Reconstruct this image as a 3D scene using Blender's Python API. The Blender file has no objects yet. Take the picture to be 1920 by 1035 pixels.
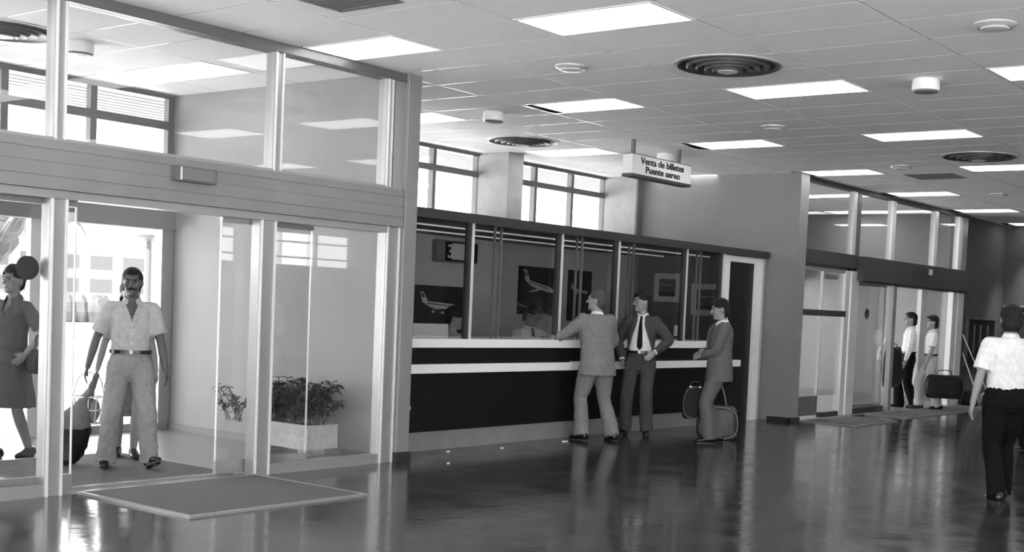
import bpy, bmesh, math, random
from mathutils import Vector, Matrix, noise
random.seed(7)
V = Vector
C = bpy.context.scene.collection
S = bpy.context.scene
# ---------------------------------------------------------------- camera
YAW, PITCH, ROLL = 0.931807919, -0.0529994515, 0.0442597430
CAM = V((-6.35292777, -3.49881409, 1.4922))
fw = V((math.sin(YAW)*math.cos(PITCH), math.cos(YAW)*math.cos(PITCH), math.sin(PITCH)))
rt = V((math.cos(YAW), -math.sin(YAW), 0)); up = rt.cross(fw)
r2 = rt*math.cos(ROLL)+up*math.sin(ROLL); u2 = up*math.cos(ROLL)-rt*math.sin(ROLL)
cd = bpy.data.cameras.new('camera'); cam = bpy.data.objects.new('camera', cd); C.objects.link(cam)
cam.matrix_world = Matrix(((r2.x, u2.x, -fw.x, CAM.x), (r2.y, u2.y, -fw.y, CAM.y), (r2.z, u2.z, -fw.z, CAM.z), (0, 0, 0, 1)))
FPX = 2344.998
cd.sensor_fit = 'HORIZONTAL'; cd.sensor_width = 36.0; cd.lens = 36.0*FPX/1920
cd.shift_x = -(1082.916-960)/1920; cd.shift_y = (701.405-517.5)/1920
cd.clip_start = 0.1; cd.clip_end = 400
S.camera = cam
def px(p):
    d = V(p)-CAM; z = d.dot(fw)
    return 1082.916+FPX*d.dot(r2)/z, 701.405-FPX*d.dot(u2)/z, z
# ---------------------------------------------------------------- world, light, exposure
SKY, PANEL, SUN, EXPO = 1.6, 1.0, 12.0, 2.55
w = bpy.data.worlds.new('world'); S.world = w; w.use_nodes = True
bgn = w.node_tree.nodes['Background']; bgn.inputs[0].default_value = (1, 1, 1, 1); bgn.inputs[1].default_value = SKY
sd = bpy.data.lights.new('sun', 'SUN'); so = bpy.data.objects.new('sun', sd); C.objects.link(so)
sd.energy = SUN; sd.angle = 0.05; so.rotation_mode = 'QUATERNION'; so.rotation_quaternion = V((.60, .12, -.80)).to_track_quat('-Z', 'Y')
S.view_settings.view_transform = 'Standard'; S.view_settings.look = 'None'
S.view_settings.gamma = 1; S.view_settings.use_curve_mapping = False; S.view_settings.exposure = EXPO
S.cycles.transparent_max_bounces = 24; S.cycles.max_bounces = 8; S.cycles.diffuse_bounces = 4; S.cycles.glossy_bounces = 4
H = 3.535
# ---------------------------------------------------------------- materials
MATS = {}
def mat(name, v, rough=0.6, metal=0.0, var=0.0, scale=8.0, bump=0.0, bscale=60.0, spec=0.5, stretch=None, emit=0.0, coat=0.0):
    if name in MATS: return MATS[name]
    m = bpy.data.materials.new(name); m.use_nodes = True; nt = m.node_tree; b = nt.nodes['Principled BSDF']
    b.inputs['Base Color'].default_value = (v, v, v, 1); b.inputs['Roughness'].default_value = rough
    b.inputs['Metallic'].default_value = metal; b.inputs['Specular IOR Level'].default_value = spec
    b.inputs['Coat Weight'].default_value = coat
    tc = nt.nodes.new('ShaderNodeTexCoord'); mp = nt.nodes.new('ShaderNodeMapping'); nt.links.new(tc.outputs['Object'], mp.inputs[0])
    if stretch: mp.inputs['Scale'].default_value = stretch
    if var:
        n = nt.nodes.new('ShaderNodeTexNoise'); n.inputs['Scale'].default_value = scale; n.inputs['Detail'].default_value = 6
        r = nt.nodes.new('ShaderNodeMapRange'); r.inputs[1].default_value = .3; r.inputs[2].default_value = .7
        r.inputs[3].default_value = max(0, v*(1-var)); r.inputs[4].default_value = v*(1+var)
        nt.links.new(mp.outputs[0], n.inputs[0]); nt.links.new(n.outputs[0], r.inputs[0]); nt.links.new(r.outputs[0], b.inputs['Base Color'])
    if bump:
        n = nt.nodes.new('ShaderNodeTexNoise'); n.inputs['Scale'].default_value = bscale; n.inputs['Detail'].default_value = 4
        bp = nt.nodes.new('ShaderNodeBump'); bp.inputs['Strength'].default_value = bump; bp.inputs['Distance'].default_value = 0.01
        nt.links.new(mp.outputs[0], n.inputs[0]); nt.links.new(n.outputs[0], bp.inputs['Height']); nt.links.new(bp.outputs[0], b.inputs['Normal'])
    if emit:
        b.inputs['Emission Color'].default_value = (1, 1, 1, 1); b.inputs['Emission Strength'].default_value = emit
    MATS[name] = m; return m
def glass(name, tint=0.93, ior=1.45):
    m = bpy.data.materials.new(name); m.use_nodes = True; nt = m.node_tree; nt.nodes.clear()
    o = nt.nodes.new('ShaderNodeOutputMaterial'); mx = nt.nodes.new('ShaderNodeMixShader'); t = nt.nodes.new('ShaderNodeBsdfTransparent')
    g = nt.nodes.new('ShaderNodeBsdfGlossy'); lw = nt.nodes.new('ShaderNodeLayerWeight'); lw.inputs[0].default_value = .5
    pw = nt.nodes.new('ShaderNodeMath'); pw.operation = 'POWER'; pw.inputs[1].default_value = 5; nt.links.new(lw.outputs['Facing'], pw.inputs[0])
    f = nt.nodes.new('ShaderNodeMath'); f.operation = 'MULTIPLY_ADD'; f.inputs[1].default_value = .96; f.inputs[2].default_value = .04; nt.links.new(pw.outputs[0], f.inputs[0])
    t.inputs[0].default_value = (tint, tint, tint, 1); g.inputs['Roughness'].default_value = 0.01
    nt.links.new(f.outputs[0], mx.inputs[0]); nt.links.new(t.outputs[0], mx.inputs[1]); nt.links.new(g.outputs[0], mx.inputs[2]); nt.links.new(mx.outputs[0], o.inputs[0])
    MATS[name] = m; return m
GL = glass('clear_glass')
ALU = mat('aluminium', .32, .36, .45, bump=.05, bscale=200, stretch=(1, 1, .05))
ALUB = mat('bright_aluminium', .75, .35, .35)
ALUD = mat('dark_anodised_metal', .16, .4, .5)
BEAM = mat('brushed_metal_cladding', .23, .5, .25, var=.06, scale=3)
BEAMD = mat('shade_dark_cladding', .06, .45, .3, var=.08, scale=3)  # far beam: same metal as the near one, its shade put into the colour
STEEL = mat('window_steel', .14, .5, .2)
WALLM = mat('wall_plaster', .22, .85, var=.05, scale=2, bump=.15, bscale=300)
WALLV = mat('vestibule_plaster', .29, .8, var=.04, scale=2, bump=.25, bscale=250)
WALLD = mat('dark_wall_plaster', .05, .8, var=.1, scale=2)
COLM = mat('column_render', .34, .85, var=.08, scale=6, bump=.3, bscale=200)
TILE = mat('ceiling_tile_board', .86, .9, var=.03, scale=30, bump=.2, bscale=400)
TBAR = mat('ceiling_grid_metal', .34, .14, 1.0)
WHITE = mat('white_laminate', .82, .4)
BLACK = mat('black_laminate', .006, .35, spec=.3)
GREYB = mat('grey_kick_board', .2, .6, var=.1, scale=4)
DARKM = mat('dark_canopy_metal', .035, .5)
OFFW = mat('office_wall_grey', .58, .8, var=.06, scale=3)
RUBBER = mat('rubber', .02, .5)
# floor: dark polished, faint scuffs
def floor_mat():
    m = mat('dark_polished_floor', .038, .2, var=.35, scale=1.3, spec=.55)
    nt = m.node_tree; b = nt.nodes['Principled BSDF']
    tc = nt.nodes.new('ShaderNodeTexCoord')
    n = nt.nodes.new('ShaderNodeTexNoise'); n.inputs['Scale'].default_value = 2.5; n.inputs['Detail'].default_value = 8
    r = nt.nodes.new('ShaderNodeMapRange'); r.inputs[1].default_value = .35; r.inputs[2].default_value = .7; r.inputs[3].default_value = .10; r.inputs[4].default_value = .19
    nt.links.new(tc.outputs['Object'], n.inputs[0]); nt.links.new(n.outputs[0], r.inputs[0]); nt.links.new(r.outputs[0], b.inputs['Roughness'])
    n2 = nt.nodes.new('ShaderNodeTexNoise'); n2.inputs['Scale'].default_value = 9; n2.inputs['Detail'].default_value = 3
    bp = nt.nodes.new('ShaderNodeBump'); bp.inputs['Strength'].default_value = .12; bp.inputs['Distance'].default_value = .01
    nt.links.new(tc.outputs['Object'], n2.inputs[0]); nt.links.new(n2.outputs[0], bp.inputs['Height']); nt.links.new(bp.outputs[0], b.inputs['Normal'])
    return m
FLOOR = floor_mat()
FLOORV = mat('pale_terrazzo', .2, .3, var=.2, scale=40)
GROUND = mat('sunlit_concrete', .5, .9, var=.12, scale=1.5)
MATM = mat('door_mat_fibre', .09, .95, var=.25, scale=60, bump=.6, bscale=250)
# ---------------------------------------------------------------- mesh helpers
def B(bm, x0, x1, y0, y1, z0, z1):
    vs = [bm.verts.new((x, y, z)) for z in (z0, z1) for y in (y0, y1) for x in (x0, x1)]
    for f in ((0, 2, 3, 1), (4, 5, 7, 6), (0, 1, 5, 4), (2, 6, 7, 3), (0, 4, 6, 2), (1, 3, 7, 5)): bm.faces.new([vs[i] for i in f])
    return bm
def boxes(*bs):
    bm = bmesh.new()
    for b in bs: B(bm, *b)
    return bm
def basis(d, hint=None):
    d = d.normalized(); h = hint or (V((0, 0, 1)) if abs(d.z) < .9 else V((0, 1, 0)))
    a = h.cross(d)
    if a.length < 1e-4: a = V((1, 0, 0)).cross(d)
    a.normalize(); return a, d.cross(a)
def loft(bm, secs, n=16, cap=True):
    """secs: (centre, rx, ry, ax, ay)"""
    rings = []
    for c, rx, ry, ax, ay in secs:
        rings.append([bm.verts.new(c+ax*(rx*math.cos(2*math.pi*k/n))+ay*(ry*math.sin(2*math.pi*k/n))) for k in range(n)])
    for a, b in zip(rings, rings[1:]):
        for k in range(n): bm.faces.new((a[k], a[(k+1) % n], b[(k+1) % n], b[k]))
    if cap: bm.faces.new(rings[0][::-1]); bm.faces.new(rings[-1])
    return rings
def limb(bm, pts, rad, n=14, sub=4, rnd=True, sq=1.0):
    pts = [V(p) for p in pts]; P = []; Rr = []
    for i in range(len(pts)-1):
        for k in range(sub):
            t = k/sub; P.append(pts[i].lerp(pts[i+1], t)); Rr.append(rad[i]+(rad[i+1]-rad[i])*t)
    P.append(pts[-1]); Rr.append(rad[-1])
    for it in range(2 if len(pts) > 2 else 0):
        P = [P[0]]+[(P[i-1]+P[i]*2+P[i+1])/4 for i in range(1, len(P)-1)]+[P[-1]]
    secs = []; a0 = None
    for i, p in enumerate(P):
        d = (P[min(i+1, len(P)-1)]-P[max(i-1, 0)]).normalized()
        if a0 is None: a, b = basis(d)
        else:
            a = (a0-d*a0.dot(d)).normalized(); b = d.cross(a)
        a0 = a
        if i == 0 and rnd:
            for ph in (80, 50, 25): secs.append((p-d*Rr[0]*math.sin(math.radians(ph)), Rr[0]*math.cos(math.radians(ph)), Rr[0]*math.cos(math.radians(ph)), a, b))
        secs.append((p, Rr[i], Rr[i]*sq, a, b))
        if i == len(P)-1 and rnd is True:
            for ph in (25, 50, 80): secs.append((p+d*Rr[i]*math.sin(math.radians(ph)), Rr[i]*math.cos(math.radians(ph)), Rr[i]*math.cos(math.radians(ph)), a, b))
    loft(bm, secs, n)
    return bm
def ell(bm, c, r, M=None, n=16, m=10):
    c = V(c); M = M or Matrix.Identity(3); rings = []
    top = bm.verts.new(c+M@V((0, 0, r[2]))); bot = bm.verts.new(c+M@V((0, 0, -r[2])))
    for i in range(1, m):
        t = math.pi*i/m
        rings.append([bm.verts.new(c+M@V((r[0]*math.sin(t)*math.cos(2*math.pi*k/n), r[1]*math.sin(t)*math.sin(2*math.pi*k/n), r[2]*math.cos(t)))) for k in range(n)])
    for k in range(n):
        bm.faces.new((top, rings[0][k], rings[0][(k+1) % n])); bm.faces.new((bot, rings[-1][(k+1) % n], rings[-1][k]))
    for a, b in zip(rings, rings[1:]):
        for k in range(n): bm.faces.new((a[k], b[k], b[(k+1) % n], a[(k+1) % n]))
    return bm
def cyl(bm, p0, p1, r0, r1=None, n=16):
    p0 = V(p0); p1 = V(p1); a, b = basis(p1-p0); r1 = r0 if r1 is None else r1
    loft(bm, [(p0, r0, r0, a, b), (p1, r1, r1, a, b)], n); return bm
def lathe(bm, c, prof, n=32):
    c = V(c); rings = []
    for r, z in prof: rings.append([bm.verts.new(c+V((r*math.cos(2*math.pi*k/n), r*math.sin(2*math.pi*k/n), z))) for k in range(n)])
    for a, b in zip(rings, rings[1:]):
        for k in range(n): bm.faces.new((a[k], a[(k+1) % n], b[(k+1) % n], b[k]))
    for r in (rings[0], rings[-1]): bm.faces.new(r)
    return bm
def poly(bm, pts, ext):
    ext = V(ext); a = [bm.verts.new(V(p)) for p in pts]; b = [bm.verts.new(V(p)+ext) for p in pts]
    bm.faces.new(a[::-1]); bm.faces.new(b); n = len(a)
    for k in range(n): bm.faces.new((a[k], a[(k+1) % n], b[(k+1) % n], b[k]))
    return bm
def obj(name, bm, m, parent=None, smooth=False, bevel=0.0):
    me = bpy.data.meshes.new(name)
    if isinstance(bm, bpy.types.Mesh): me = bm
    else:
        if bevel: bmesh.ops.bevel(bm, geom=list(bm.edges), offset=bevel, segments=2, affect='EDGES', profile=.5)
        bmesh.ops.recalc_face_normals(bm, faces=bm.faces); bm.to_mesh(me); bm.free()
    if not me.materials: me.materials.append(m)
    if smooth:
        me.polygons.foreach_set('use_smooth', [True]*len(me.polygons))
        if smooth == 2: me.set_sharp_from_angle(angle=math.radians(35))
    o = bpy.data.objects.new(name, me); C.objects.link(o)
    if parent is not None: o.parent = parent; o.matrix_parent_inverse = Matrix.Translation(parent.location).inverted() if parent.get('_abs') else Matrix.Identity(4)
    return o
def thing(name, label, cat, loc=(0, 0, 0), rz=0.0, group=None, kind=None, absolute=True):
    """Empty at the thing's base. absolute: parts are given in world coordinates."""
    o = bpy.data.objects.new(name, None); C.objects.link(o); o.location = loc; o.empty_display_size = .1
    if label: o['label'] = label
    if cat: o['category'] = cat
    if group: o['group'] = group
    if kind: o['kind'] = kind
    if absolute: o['_abs'] = 1
    else: o.rotation_euler = (0, 0, rz)
    return o
def tag(o, label, cat=None, group=None, kind=None):
    if label: o['label'] = label
    if cat: o['category'] = cat
    if group: o['group'] = group
    if kind: o['kind'] = kind
    return o
def struct(name, label, loc=(0, 0, 0)): return thing(name, label, None, loc, kind='structure')
def sbox(name, label, m, *bs, bevel=0.0):
    return tag(obj(name, boxes(*bs), m, bevel=bevel), label, kind='structure')
def text(name, s, size, M, m, parent, offset=0.0, ext=.003, sx=1.0, align='LEFT'):
    cu = bpy.data.curves.new('txt', 'FONT'); cu.body = s; cu.size = size; cu.offset = offset; cu.extrude = ext; cu.align_x = align; cu.resolution_u = 3
    to = bpy.data.objects.new('txt', cu); C.objects.link(to)
    bpy.context.view_layer.update()
    me = bpy.data.meshes.new_from_object(to.evaluated_get(bpy.context.evaluated_depsgraph_get()))
    bpy.data.objects.remove(to); me.transform(M@Matrix.Diagonal((sx, 1, 1, 1)))
    me.materials.clear(); me.materials.append(m)
    return obj(name, me, m, parent)
MF = Matrix(((1, 0, 0, 0), (0, 0, -1, 0), (0, 1, 0, 0), (0, 0, 0, 1)))   # text plane XY -> XZ, faces -Y
# ================================================================ ROOM SHELL
sbox('floor', 'dark polished floor of the hall', FLOOR, (-10, 19.6, -10, 4.66, -.2, 0), (1.9, 9.75, 4.66, 8.1, -.2, 0), (16.7, 19.6, 4.66, 4.9, -.2, 0))
sbox('floor', 'pale floor inside the near entrance vestibule', FLOORV, (-10, 1.9, 4.66, 8.0, -.2, 0))
sbox('floor', 'pale floor inside the far entrance vestibule', FLOORV, (9.75, 16.7, 4.66, 8.2, -.2, 0))
tag(obj('forecourt_paving', boxes((-60, 120, 8.2, 140, -.3, -.02), (-60, -8.2, -60, 8.2, -.3, -.02), (-8.2, 60, -60, -10.2, -.3, -.02)), GROUND), 'bright concrete forecourt outside the doors, plus unseen side ground added to bounce light', kind='structure')  # side and rear slabs are unseen, added to bounce light onto the ceiling
# ceiling: backing, grid and tiles
ceil = struct('ceiling', 'suspended ceiling of rectangular white tiles')
obj('ceiling_backing', boxes((-10, 19.6, -10, 8.1, H+.05, H+.15)), ALUD, ceil)
tb = bmesh.new()
K0, K1, J0, J1 = -16, 32, -8, 6
for k in range(K0, K1+2): B(tb, k*.6-.012, k*.6+.012, J0*1.2, 8.0, H+.0008, H+.012)
for j in range(J0, J1+1): B(tb, K0*.6, (K1+1)*.6, j*1.2-.014, j*1.2+.014, H+.0010, H+.0125)
gb = obj('grid_bars', tb, TBAR, ceil); gb['kind'] = 'stuff'
light_cells = set()
for k in range(-14, 32):
    for j in range(-8, 7):
        if k % 5 == 1 and j in (-7, -5, -3, -1, 1, 3, 5): light_cells.add((k, j))
def tile_mesh(ly):
    bm = boxes((-.2945, .2945, -(ly/2-.0055), ly/2-.0055, 0, .014))
    bmesh.ops.bevel(bm, geom=[e for e in bm.edges if all(v.co.z < .001 for v in e.verts)], offset=.0005, segments=1, affect='EDGES')
    bmesh.ops.recalc_face_normals(bm, faces=bm.faces)
    me = bpy.data.meshes.new('ceiling_tile'); bm.to_mesh(me); bm.free(); me.materials.append(TILE); return me
TM, TMS = tile_mesh(1.2), tile_mesh(.8)
cand = []
grille_cells = {(-1, 2): 1, (17, 2): 1}
for k in range(K0, K1+1):
    for j in range(J0, J1+1):
        if (k, j) in light_cells: continue
        ly = .8 if j == 6 else 1.2
        c = V((k*.6+.3, j*1.2+ly/2, H)); x, y, z = px(c)
        vis = z > 1 and -60 < x < 1980 and -60 < y < 500 and not (c.y > 4.8 and c.x > 10)
        cand.append((0 if vis else 1, z, c, ly))
cand.sort(key=lambda t: t[:2])
far = bmesh.new()
for n_, (nv, z, c, ly) in enumerate(cand):
    if n_ < 300 and not nv:
        o = bpy.data.objects.new('ceiling_tile', TM if ly == 1.2 else TMS); C.objects.link(o); o.parent = ceil; o.location = c
    else: B(far, c.x-.2945, c.x+.2945, c.y-ly/2+.0055, c.y+ly/2-.0055, H, H+.014)
fo = obj('ceiling_tiles_beyond', far, TILE, ceil); fo['kind'] = 'stuff'
# fluorescent panels
LENS = mat('light_diffuser', .9, .4, emit=PANEL)
def where(k, j):
    row = {1: 'second', 3: 'third', -1: 'first', 5: 'fourth'}.get(j, 'rear')
    return row
for (k, j) in sorted(light_cells):
    x0, y0 = k*.6, j*1.2
    u, v, z = px((x0+.3, y0+.6, H))
    vis = z > 0 and -50 < u < 1980 and -10 < v < 460
    if not vis and (j in (-7, -5) or k < -9): 
        if (k//5+j) % 2 or j < -5: continue
    if j == 5 and k in (16, 21, 26, 31): pass
    if j == 3: y1 = y0+1.05
    else: y1 = y0+1.2
    wh = 'over the hall'
    if j == 5: wh = 'inside the near vestibule' if x0 < 1.8 else ('above the ticket office' if x0 < 9.7 else 'inside the far vestibule')
    elif j == 3: wh = 'against the glass partition' if x0 < 2 or x0 > 10 else 'just in front of the ticket office'
    col = k//5
    l = thing('ceiling_light', 'bright rectangular fluorescent ceiling panel %s, centred near %.1f m along the hall and %.1f m deep' % (wh, x0+6.35, y0+3.5), 'ceiling light', (x0+.3, y0+.6, H), group='recessed ceiling light panels')
    PANEL_LIST = globals().setdefault('PL', []); PANEL_LIST.append((u, v, vis, l, wh, j, k))
    fb = boxes((x0+.006, x0+.594, y0+.006, y0+.03, H-.004, H+.03), (x0+.006, x0+.594, y1-.03, y1-.006, H-.004, H+.03), (x0+.006, x0+.03, y0+.03, y1-.03, H-.004, H+.03), (x0+.57, x0+.594, y0+.03, y1-.03, H-.004, H+.03))
    obj('frame', fb, WHITE, l); obj('diffuser', boxes((x0+.03, x0+.57, y0+.03, y1-.03, H-.002, H+.02)), LENS, l)
ordn = ['nearest', 'second', 'third', 'fourth', 'fifth', 'sixth', 'seventh', 'eighth']
rows = {-1: 'in the row at the right edge', 1: 'in the row over mid hall', 3: 'in the row before the ticket office', 5: 'in the row beyond the glass partition'}
for j in (-1, 1, 3, 5):
    vv = sorted([p for p in PL if p[5] == j and p[2]], key=lambda p: p[6])
    for n_, p in enumerate(vv): p[3]['label'] = ('%s lit ceiling panel %s, counted from the left' % (ordn[min(n_, 7)], rows[j]))
for p in PL:
    if not p[2]: p[3]['label'] = 'bright rectangular ceiling light panel outside the picture frame'; p[3]['group'] = 'ceiling light panels outside the frame'
# walls
sbox('wall_middle', 'plastered wall between near vestibule and ticket office', WALLV, (1.75, 1.98, 4.75, 8.0, 0, H+.02))
sbox('wall_pier', 'grey square pier at the end of the near glass partition', BEAM, (1.84, 2.0, 4.62, 4.82, 0.09, H+.02), bevel=.006)
sbox('baseboard_pier', 'dark base of the grey pier', RUBBER, (1.83, 2.01, 4.6, 4.84, 0, .09))
sbox('baseboard_vestibule', 'grey skirting along the near vestibule wall', GREYB, (1.72, 1.75, 4.8, 7.95, 0, .07))
sbox('wall_office', 'grey wall to the right of the ticket office', WALLM, (9.72, 9.98, 4.66, 8.0, 0, H+.02))
sbox('baseboard_office', 'dark skirting under the grey wall right of the ticket office', RUBBER, (9.69, 9.72, 4.64, 5.0, 0, .06), (9.69, 9.98, 4.62, 4.66, 0, .06))
sbox('wall_back', 'outer wall around the high windows', WALLM, (1.75, 9.98, 8.0, 8.2, 0, 2.5), (1.75, 9.98, 7.97, 8.2, H-.02, H+.1), (-10, 1.75, 7.97, 8.2, H-.02, H+.1),
     (16.45, 16.8, 7.9, 8.2, 0, H+.05), (9.98, 16.5, 7.95, 8.2, 2.2, H+.05))
sbox('wall_column', 'rendered square column between the high office windows', COLM, (6.58, 6.9, 7.42, 8.0, 0, H+.02))
sbox('wall_column', 'rendered square column beside the grey wall', COLM, (9.56, 9.72, 7.36, 8.0, 0, H+.02))
sbox('trim_column', 'thin dark strip at the edge of the right column', STEEL, (9.62, 9.72, 7.33, 7.36, 2.38, H))  # thin dark strip drawn along the column edge
sbox('wall_far_vestibule', 'plastered end wall of the far vestibule', WALLV, (16.42, 16.6, 4.95, 7.97, 0, H+.02))
sbox('baseboard_far_vestibule', 'dark skirting in the far vestibule', GREYB, (16.39, 16.42, 4.95, 7.9, 0, .1))
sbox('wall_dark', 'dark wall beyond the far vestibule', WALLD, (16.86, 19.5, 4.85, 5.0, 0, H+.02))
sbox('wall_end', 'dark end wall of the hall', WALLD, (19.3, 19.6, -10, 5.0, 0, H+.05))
sbox('wall_camera', 'side wall of the hall behind the photographer', WALLM, (-8.2, -8, -10, 8.2, 0, .3), (-8.2, -8, -10, 8.2, 3.42, H+.05), (-8.2, -8, 4.0, 8.2, .3, 3.42))
wc = struct('window_5', 'tall unseen windows behind the photographer, added to light the hall ceiling', (-8, -3, .3))  # unseen glazing, added and sized to brighten the near ceiling
for i in range(8): obj('mullion', boxes((-8.14, -8.04, -10+i*2-.04, -10+i*2+.04, .3, 3.42)), ALU, wc)
obj('pane', boxes((-8.1, -8.09, -10, 4.0, .3, 3.42)), GL, wc)
sbox('wall_rear', 'wall opposite the ticket office, with high windows', WALLM, (-10, 19.6, -10.2, -10, 0, .4), (2, 19.6, -10.2, -10, .4, 2.2), (-10, 19.6, -10.2, -10, 2.95, H+.05), (2, 7.4, -10.2, -10, 2.2, 2.95), (15.0, 19.6, -10.2, -10, 2.2, 2.95))
rw = struct('window_1', 'high window band opposite the ticket office, plus unseen glazing added for light', (8, -10, 2))
for i in range(5, 13): obj('mullion', boxes((2+i*1.08-.03, 2+i*1.08+.03, -10.12, -10.03, 2.05, 3.0)), STEEL, rw)
for z in (2.38, 2.74): obj('transom_bar', boxes((7.4, 15, -10.11, -10.04, z-.02, z+.02)), STEEL, rw)
obj('pane', boxes((7.4, 15, -10.08, -10.07, 2.2, 2.95)), GL, rw); obj('pane', boxes((-10, 2, -10.08, -10.07, .4, 3.0)), GL, rw)  # second pane is unseen glazing, added to let more daylight in
for i in range(7): obj('mullion', boxes((-10+i*2-.04, -10+i*2+.04, -10.12, -10.03, .4, 3.0)), ALU, rw)
# ================================================================ NEAR PARTITION (Y = 4.7)
YF, YB = 4.67, 4.78
wl = struct('wall_left', 'glazed aluminium partition of the near entrance vestibule', (0, 4.7, 0))
def post(parent, x0, x1, z0, z1, yf=YF, yb=YB, lip=True, m=ALU, ml=ALUB):
    obj('post', boxes((x0, x1, yf, yb, z0, z1)), m, parent, bevel=.004)
    if lip:
        obj('glazing_bead', boxes((x0+.008, x0+.024, yf-.012, yf, z0, z1), (x1-.024, x1-.008, yf-.012, yf, z0, z1)), ml, parent)
post(wl, -1.57, -1.43, 0, 2.09); post(wl, .25, .42, 0, 2.09); post(wl, 1.66, 1.84, 0, 2.15)
obj('post', boxes((1.72, 1.84, YF, YB, 2.48, H)), ALU, wl, bevel=.004)
for x0, x1 in ((-1.56, -1.46), (.35, .45), (1.62, 1.70), (-3.5, -3.4), (-5.4, -5.3)): post(wl, x0, x1, 2.5, 3.46)
post(wl, -3.55, -3.4, 0, 2.09); post(wl, -5.4, -5.27, 0, 2.09)
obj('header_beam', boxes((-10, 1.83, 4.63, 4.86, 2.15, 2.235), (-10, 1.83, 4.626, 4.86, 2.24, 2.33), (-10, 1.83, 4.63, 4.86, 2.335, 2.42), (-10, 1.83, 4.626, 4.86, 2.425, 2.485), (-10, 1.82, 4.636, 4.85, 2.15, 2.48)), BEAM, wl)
obj('bottom_frame', boxes((-10, 1.7, 4.66, 4.79, 2.09, 2.148)), ALU, wl)
obj('sill_bead', boxes((-10, 1.7, 4.66, 4.78, 2.487, 2.51)), ALU, wl)
obj('top_rail', boxes((-10, 1.84, 4.65, 4.8, 3.455, H)), ALUD, wl, bevel=.004)
obj('bottom_rail', boxes((.42, 1.66, 4.68, 4.77, 0, .085), (.42, 1.66, 4.675, 4.68, .07, .085)), ALU, wl)
obj('bottom_rail', boxes((-3.4, -1.57, 4.68, 4.77, 0, .085), (-3.4, -1.57, 4.675, 4.68, .07, .085)), ALU, wl)
for a, b in ((-10, -5.4), (-5.3, -3.5), (-3.4, -1.56), (-1.46, .35), (.45, 1.62)): obj('glass_pane', boxes((a, b, 4.72, 4.728, 2.51, 3.455)), GL, wl)
for a, b in ((.42, 1.66), (-3.4, -1.57), (-5.27, -3.55)): obj('glass_pane', boxes((a, b, 4.70, 4.708, .085, 2.09)), GL, wl)
DOT = mat('safety_dot', .03, .5)
EDGE = mat('bright_glass_edge', .75, .3, .2)
def leaf(name, label, x0, x1, y, dots, edge_dark=False, parent=None):
    d = struct(name, label, (x0, y, 0))
    obj('glass_pane', boxes((x0, x1, y-.005, y+.005, .13, 2.07)), GL, d)
    obj('top_track', boxes((x0, x1, y-.02, y+.02, 2.05, 2.09)), ALU, d)
    obj('bottom_rail', boxes((x0, x1, y-.018, y+.018, .02, .13)), ALU, d)
    obj('edge_strip', boxes((x0, x0+.008, y-.008, y+.008, .13, 2.07), (x1-.008, x1, y-.008, y+.008, .13, 2.07)), STEEL if edge_dark else EDGE, d)
    for dx, dz, r, m in dots:
        bm = bmesh.new(); cyl(bm, (dx, y-.008, dz), (dx, y-.006, dz), r, n=32); obj('safety_dot', bm, m, d)
    return d
leaf('door_1', 'left sliding glass leaf of the near entrance, dark round sticker', -2.45, -1.29, 4.80, [(-1.655, 1.60, .085, DOT)])
leaf('door_2', 'right sliding glass leaf of the near entrance, dark round sticker', -.02, .93, 4.82, [(.44, 1.6, .078, DOT)])
# exit box on the beam
ex = thing('signal_box', 'small grey rectangular box fixed on the near header beam', 'sign box', (-.45, 4.6, 2.31))
obj('housing', boxes((-.63, -.27, 4.56, 4.63, 2.31, 2.425)), mat('box_grey', .10, .4), ex, bevel=.004); obj('end_strip', boxes((-.60, -.585, 4.552, 4.56, 2.32, 2.415)), ALUB, ex); obj('lens', boxes((-.58, -.29, 4.553, 4.56, 2.325, 2.41)), mat('grey_lens', .15, .3), ex)
# outer wall of near vestibule
wo = struct('window_2', 'high windows over the outer doors of the near vestibule', (0, 8, 2.4))
for x in (1.70, .80, -.12, -1.04, -1.96, -2.9, -3.8, -4.7): obj('mullion', boxes((x-.035, x+.035, 7.96, 8.04, 2.36, H-.02)), STEEL, wo)
obj('transom_bar', boxes((-5.5, 1.73, 7.95, 8.05, 3.165, 3.25)), STEEL, wo); obj('top_frame', boxes((-5.5, 1.73, 7.95, 8.05, H-.05, H-.018)), STEEL, wo)
obj('pane', boxes((-5.5, 1.7, 7.99, 7.998, 2.36, H-.03)), GL, wo)
wd = struct('door_3', 'outer glass doors of the near vestibule', (0, 8, 0))
obj('header', boxes((-5.5, 1.75, 7.9, 8.1, 2.12, 2.36)), WALLM, wd)
obj('jamb', boxes((1.60, 1.74, 7.92, 8.06, 0, 2.12)), ALU, wd); obj('jamb', boxes((-5.6, -5.5, 7.92, 8.06, 0, H)), ALU, wd)
for a, b in ((.16, .30), (-1.3, -1.2), (-2.9, -2.76)): obj('stile', boxes((a, b, 7.95, 8.03, 0, 2.12)), ALUB, wd)
obj('glass_pane', boxes((.30, 1.60, 7.98, 7.988, .08, 2.12)), GL, wd); obj('glass_pane', boxes((-5.5, -1.3, 7.98, 7.988, .08, 2.12)), GL, wd)
obj('bottom_rail', boxes((.30, 1.60, 7.95, 8.02, 0, .08)), ALU, wd)
bm = bmesh.new(); cyl(bm, (.95, 7.97, 1.33), (.95, 7.975, 1.33), .055, n=28); obj('safety_dot', bm, WHITE, wd)
sbox('wall_outer_left', 'outer wall left of the outer doors, out of the picture', WALLM, (-10, -5.5, 8.0, 8.2, 0, H))
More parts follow.
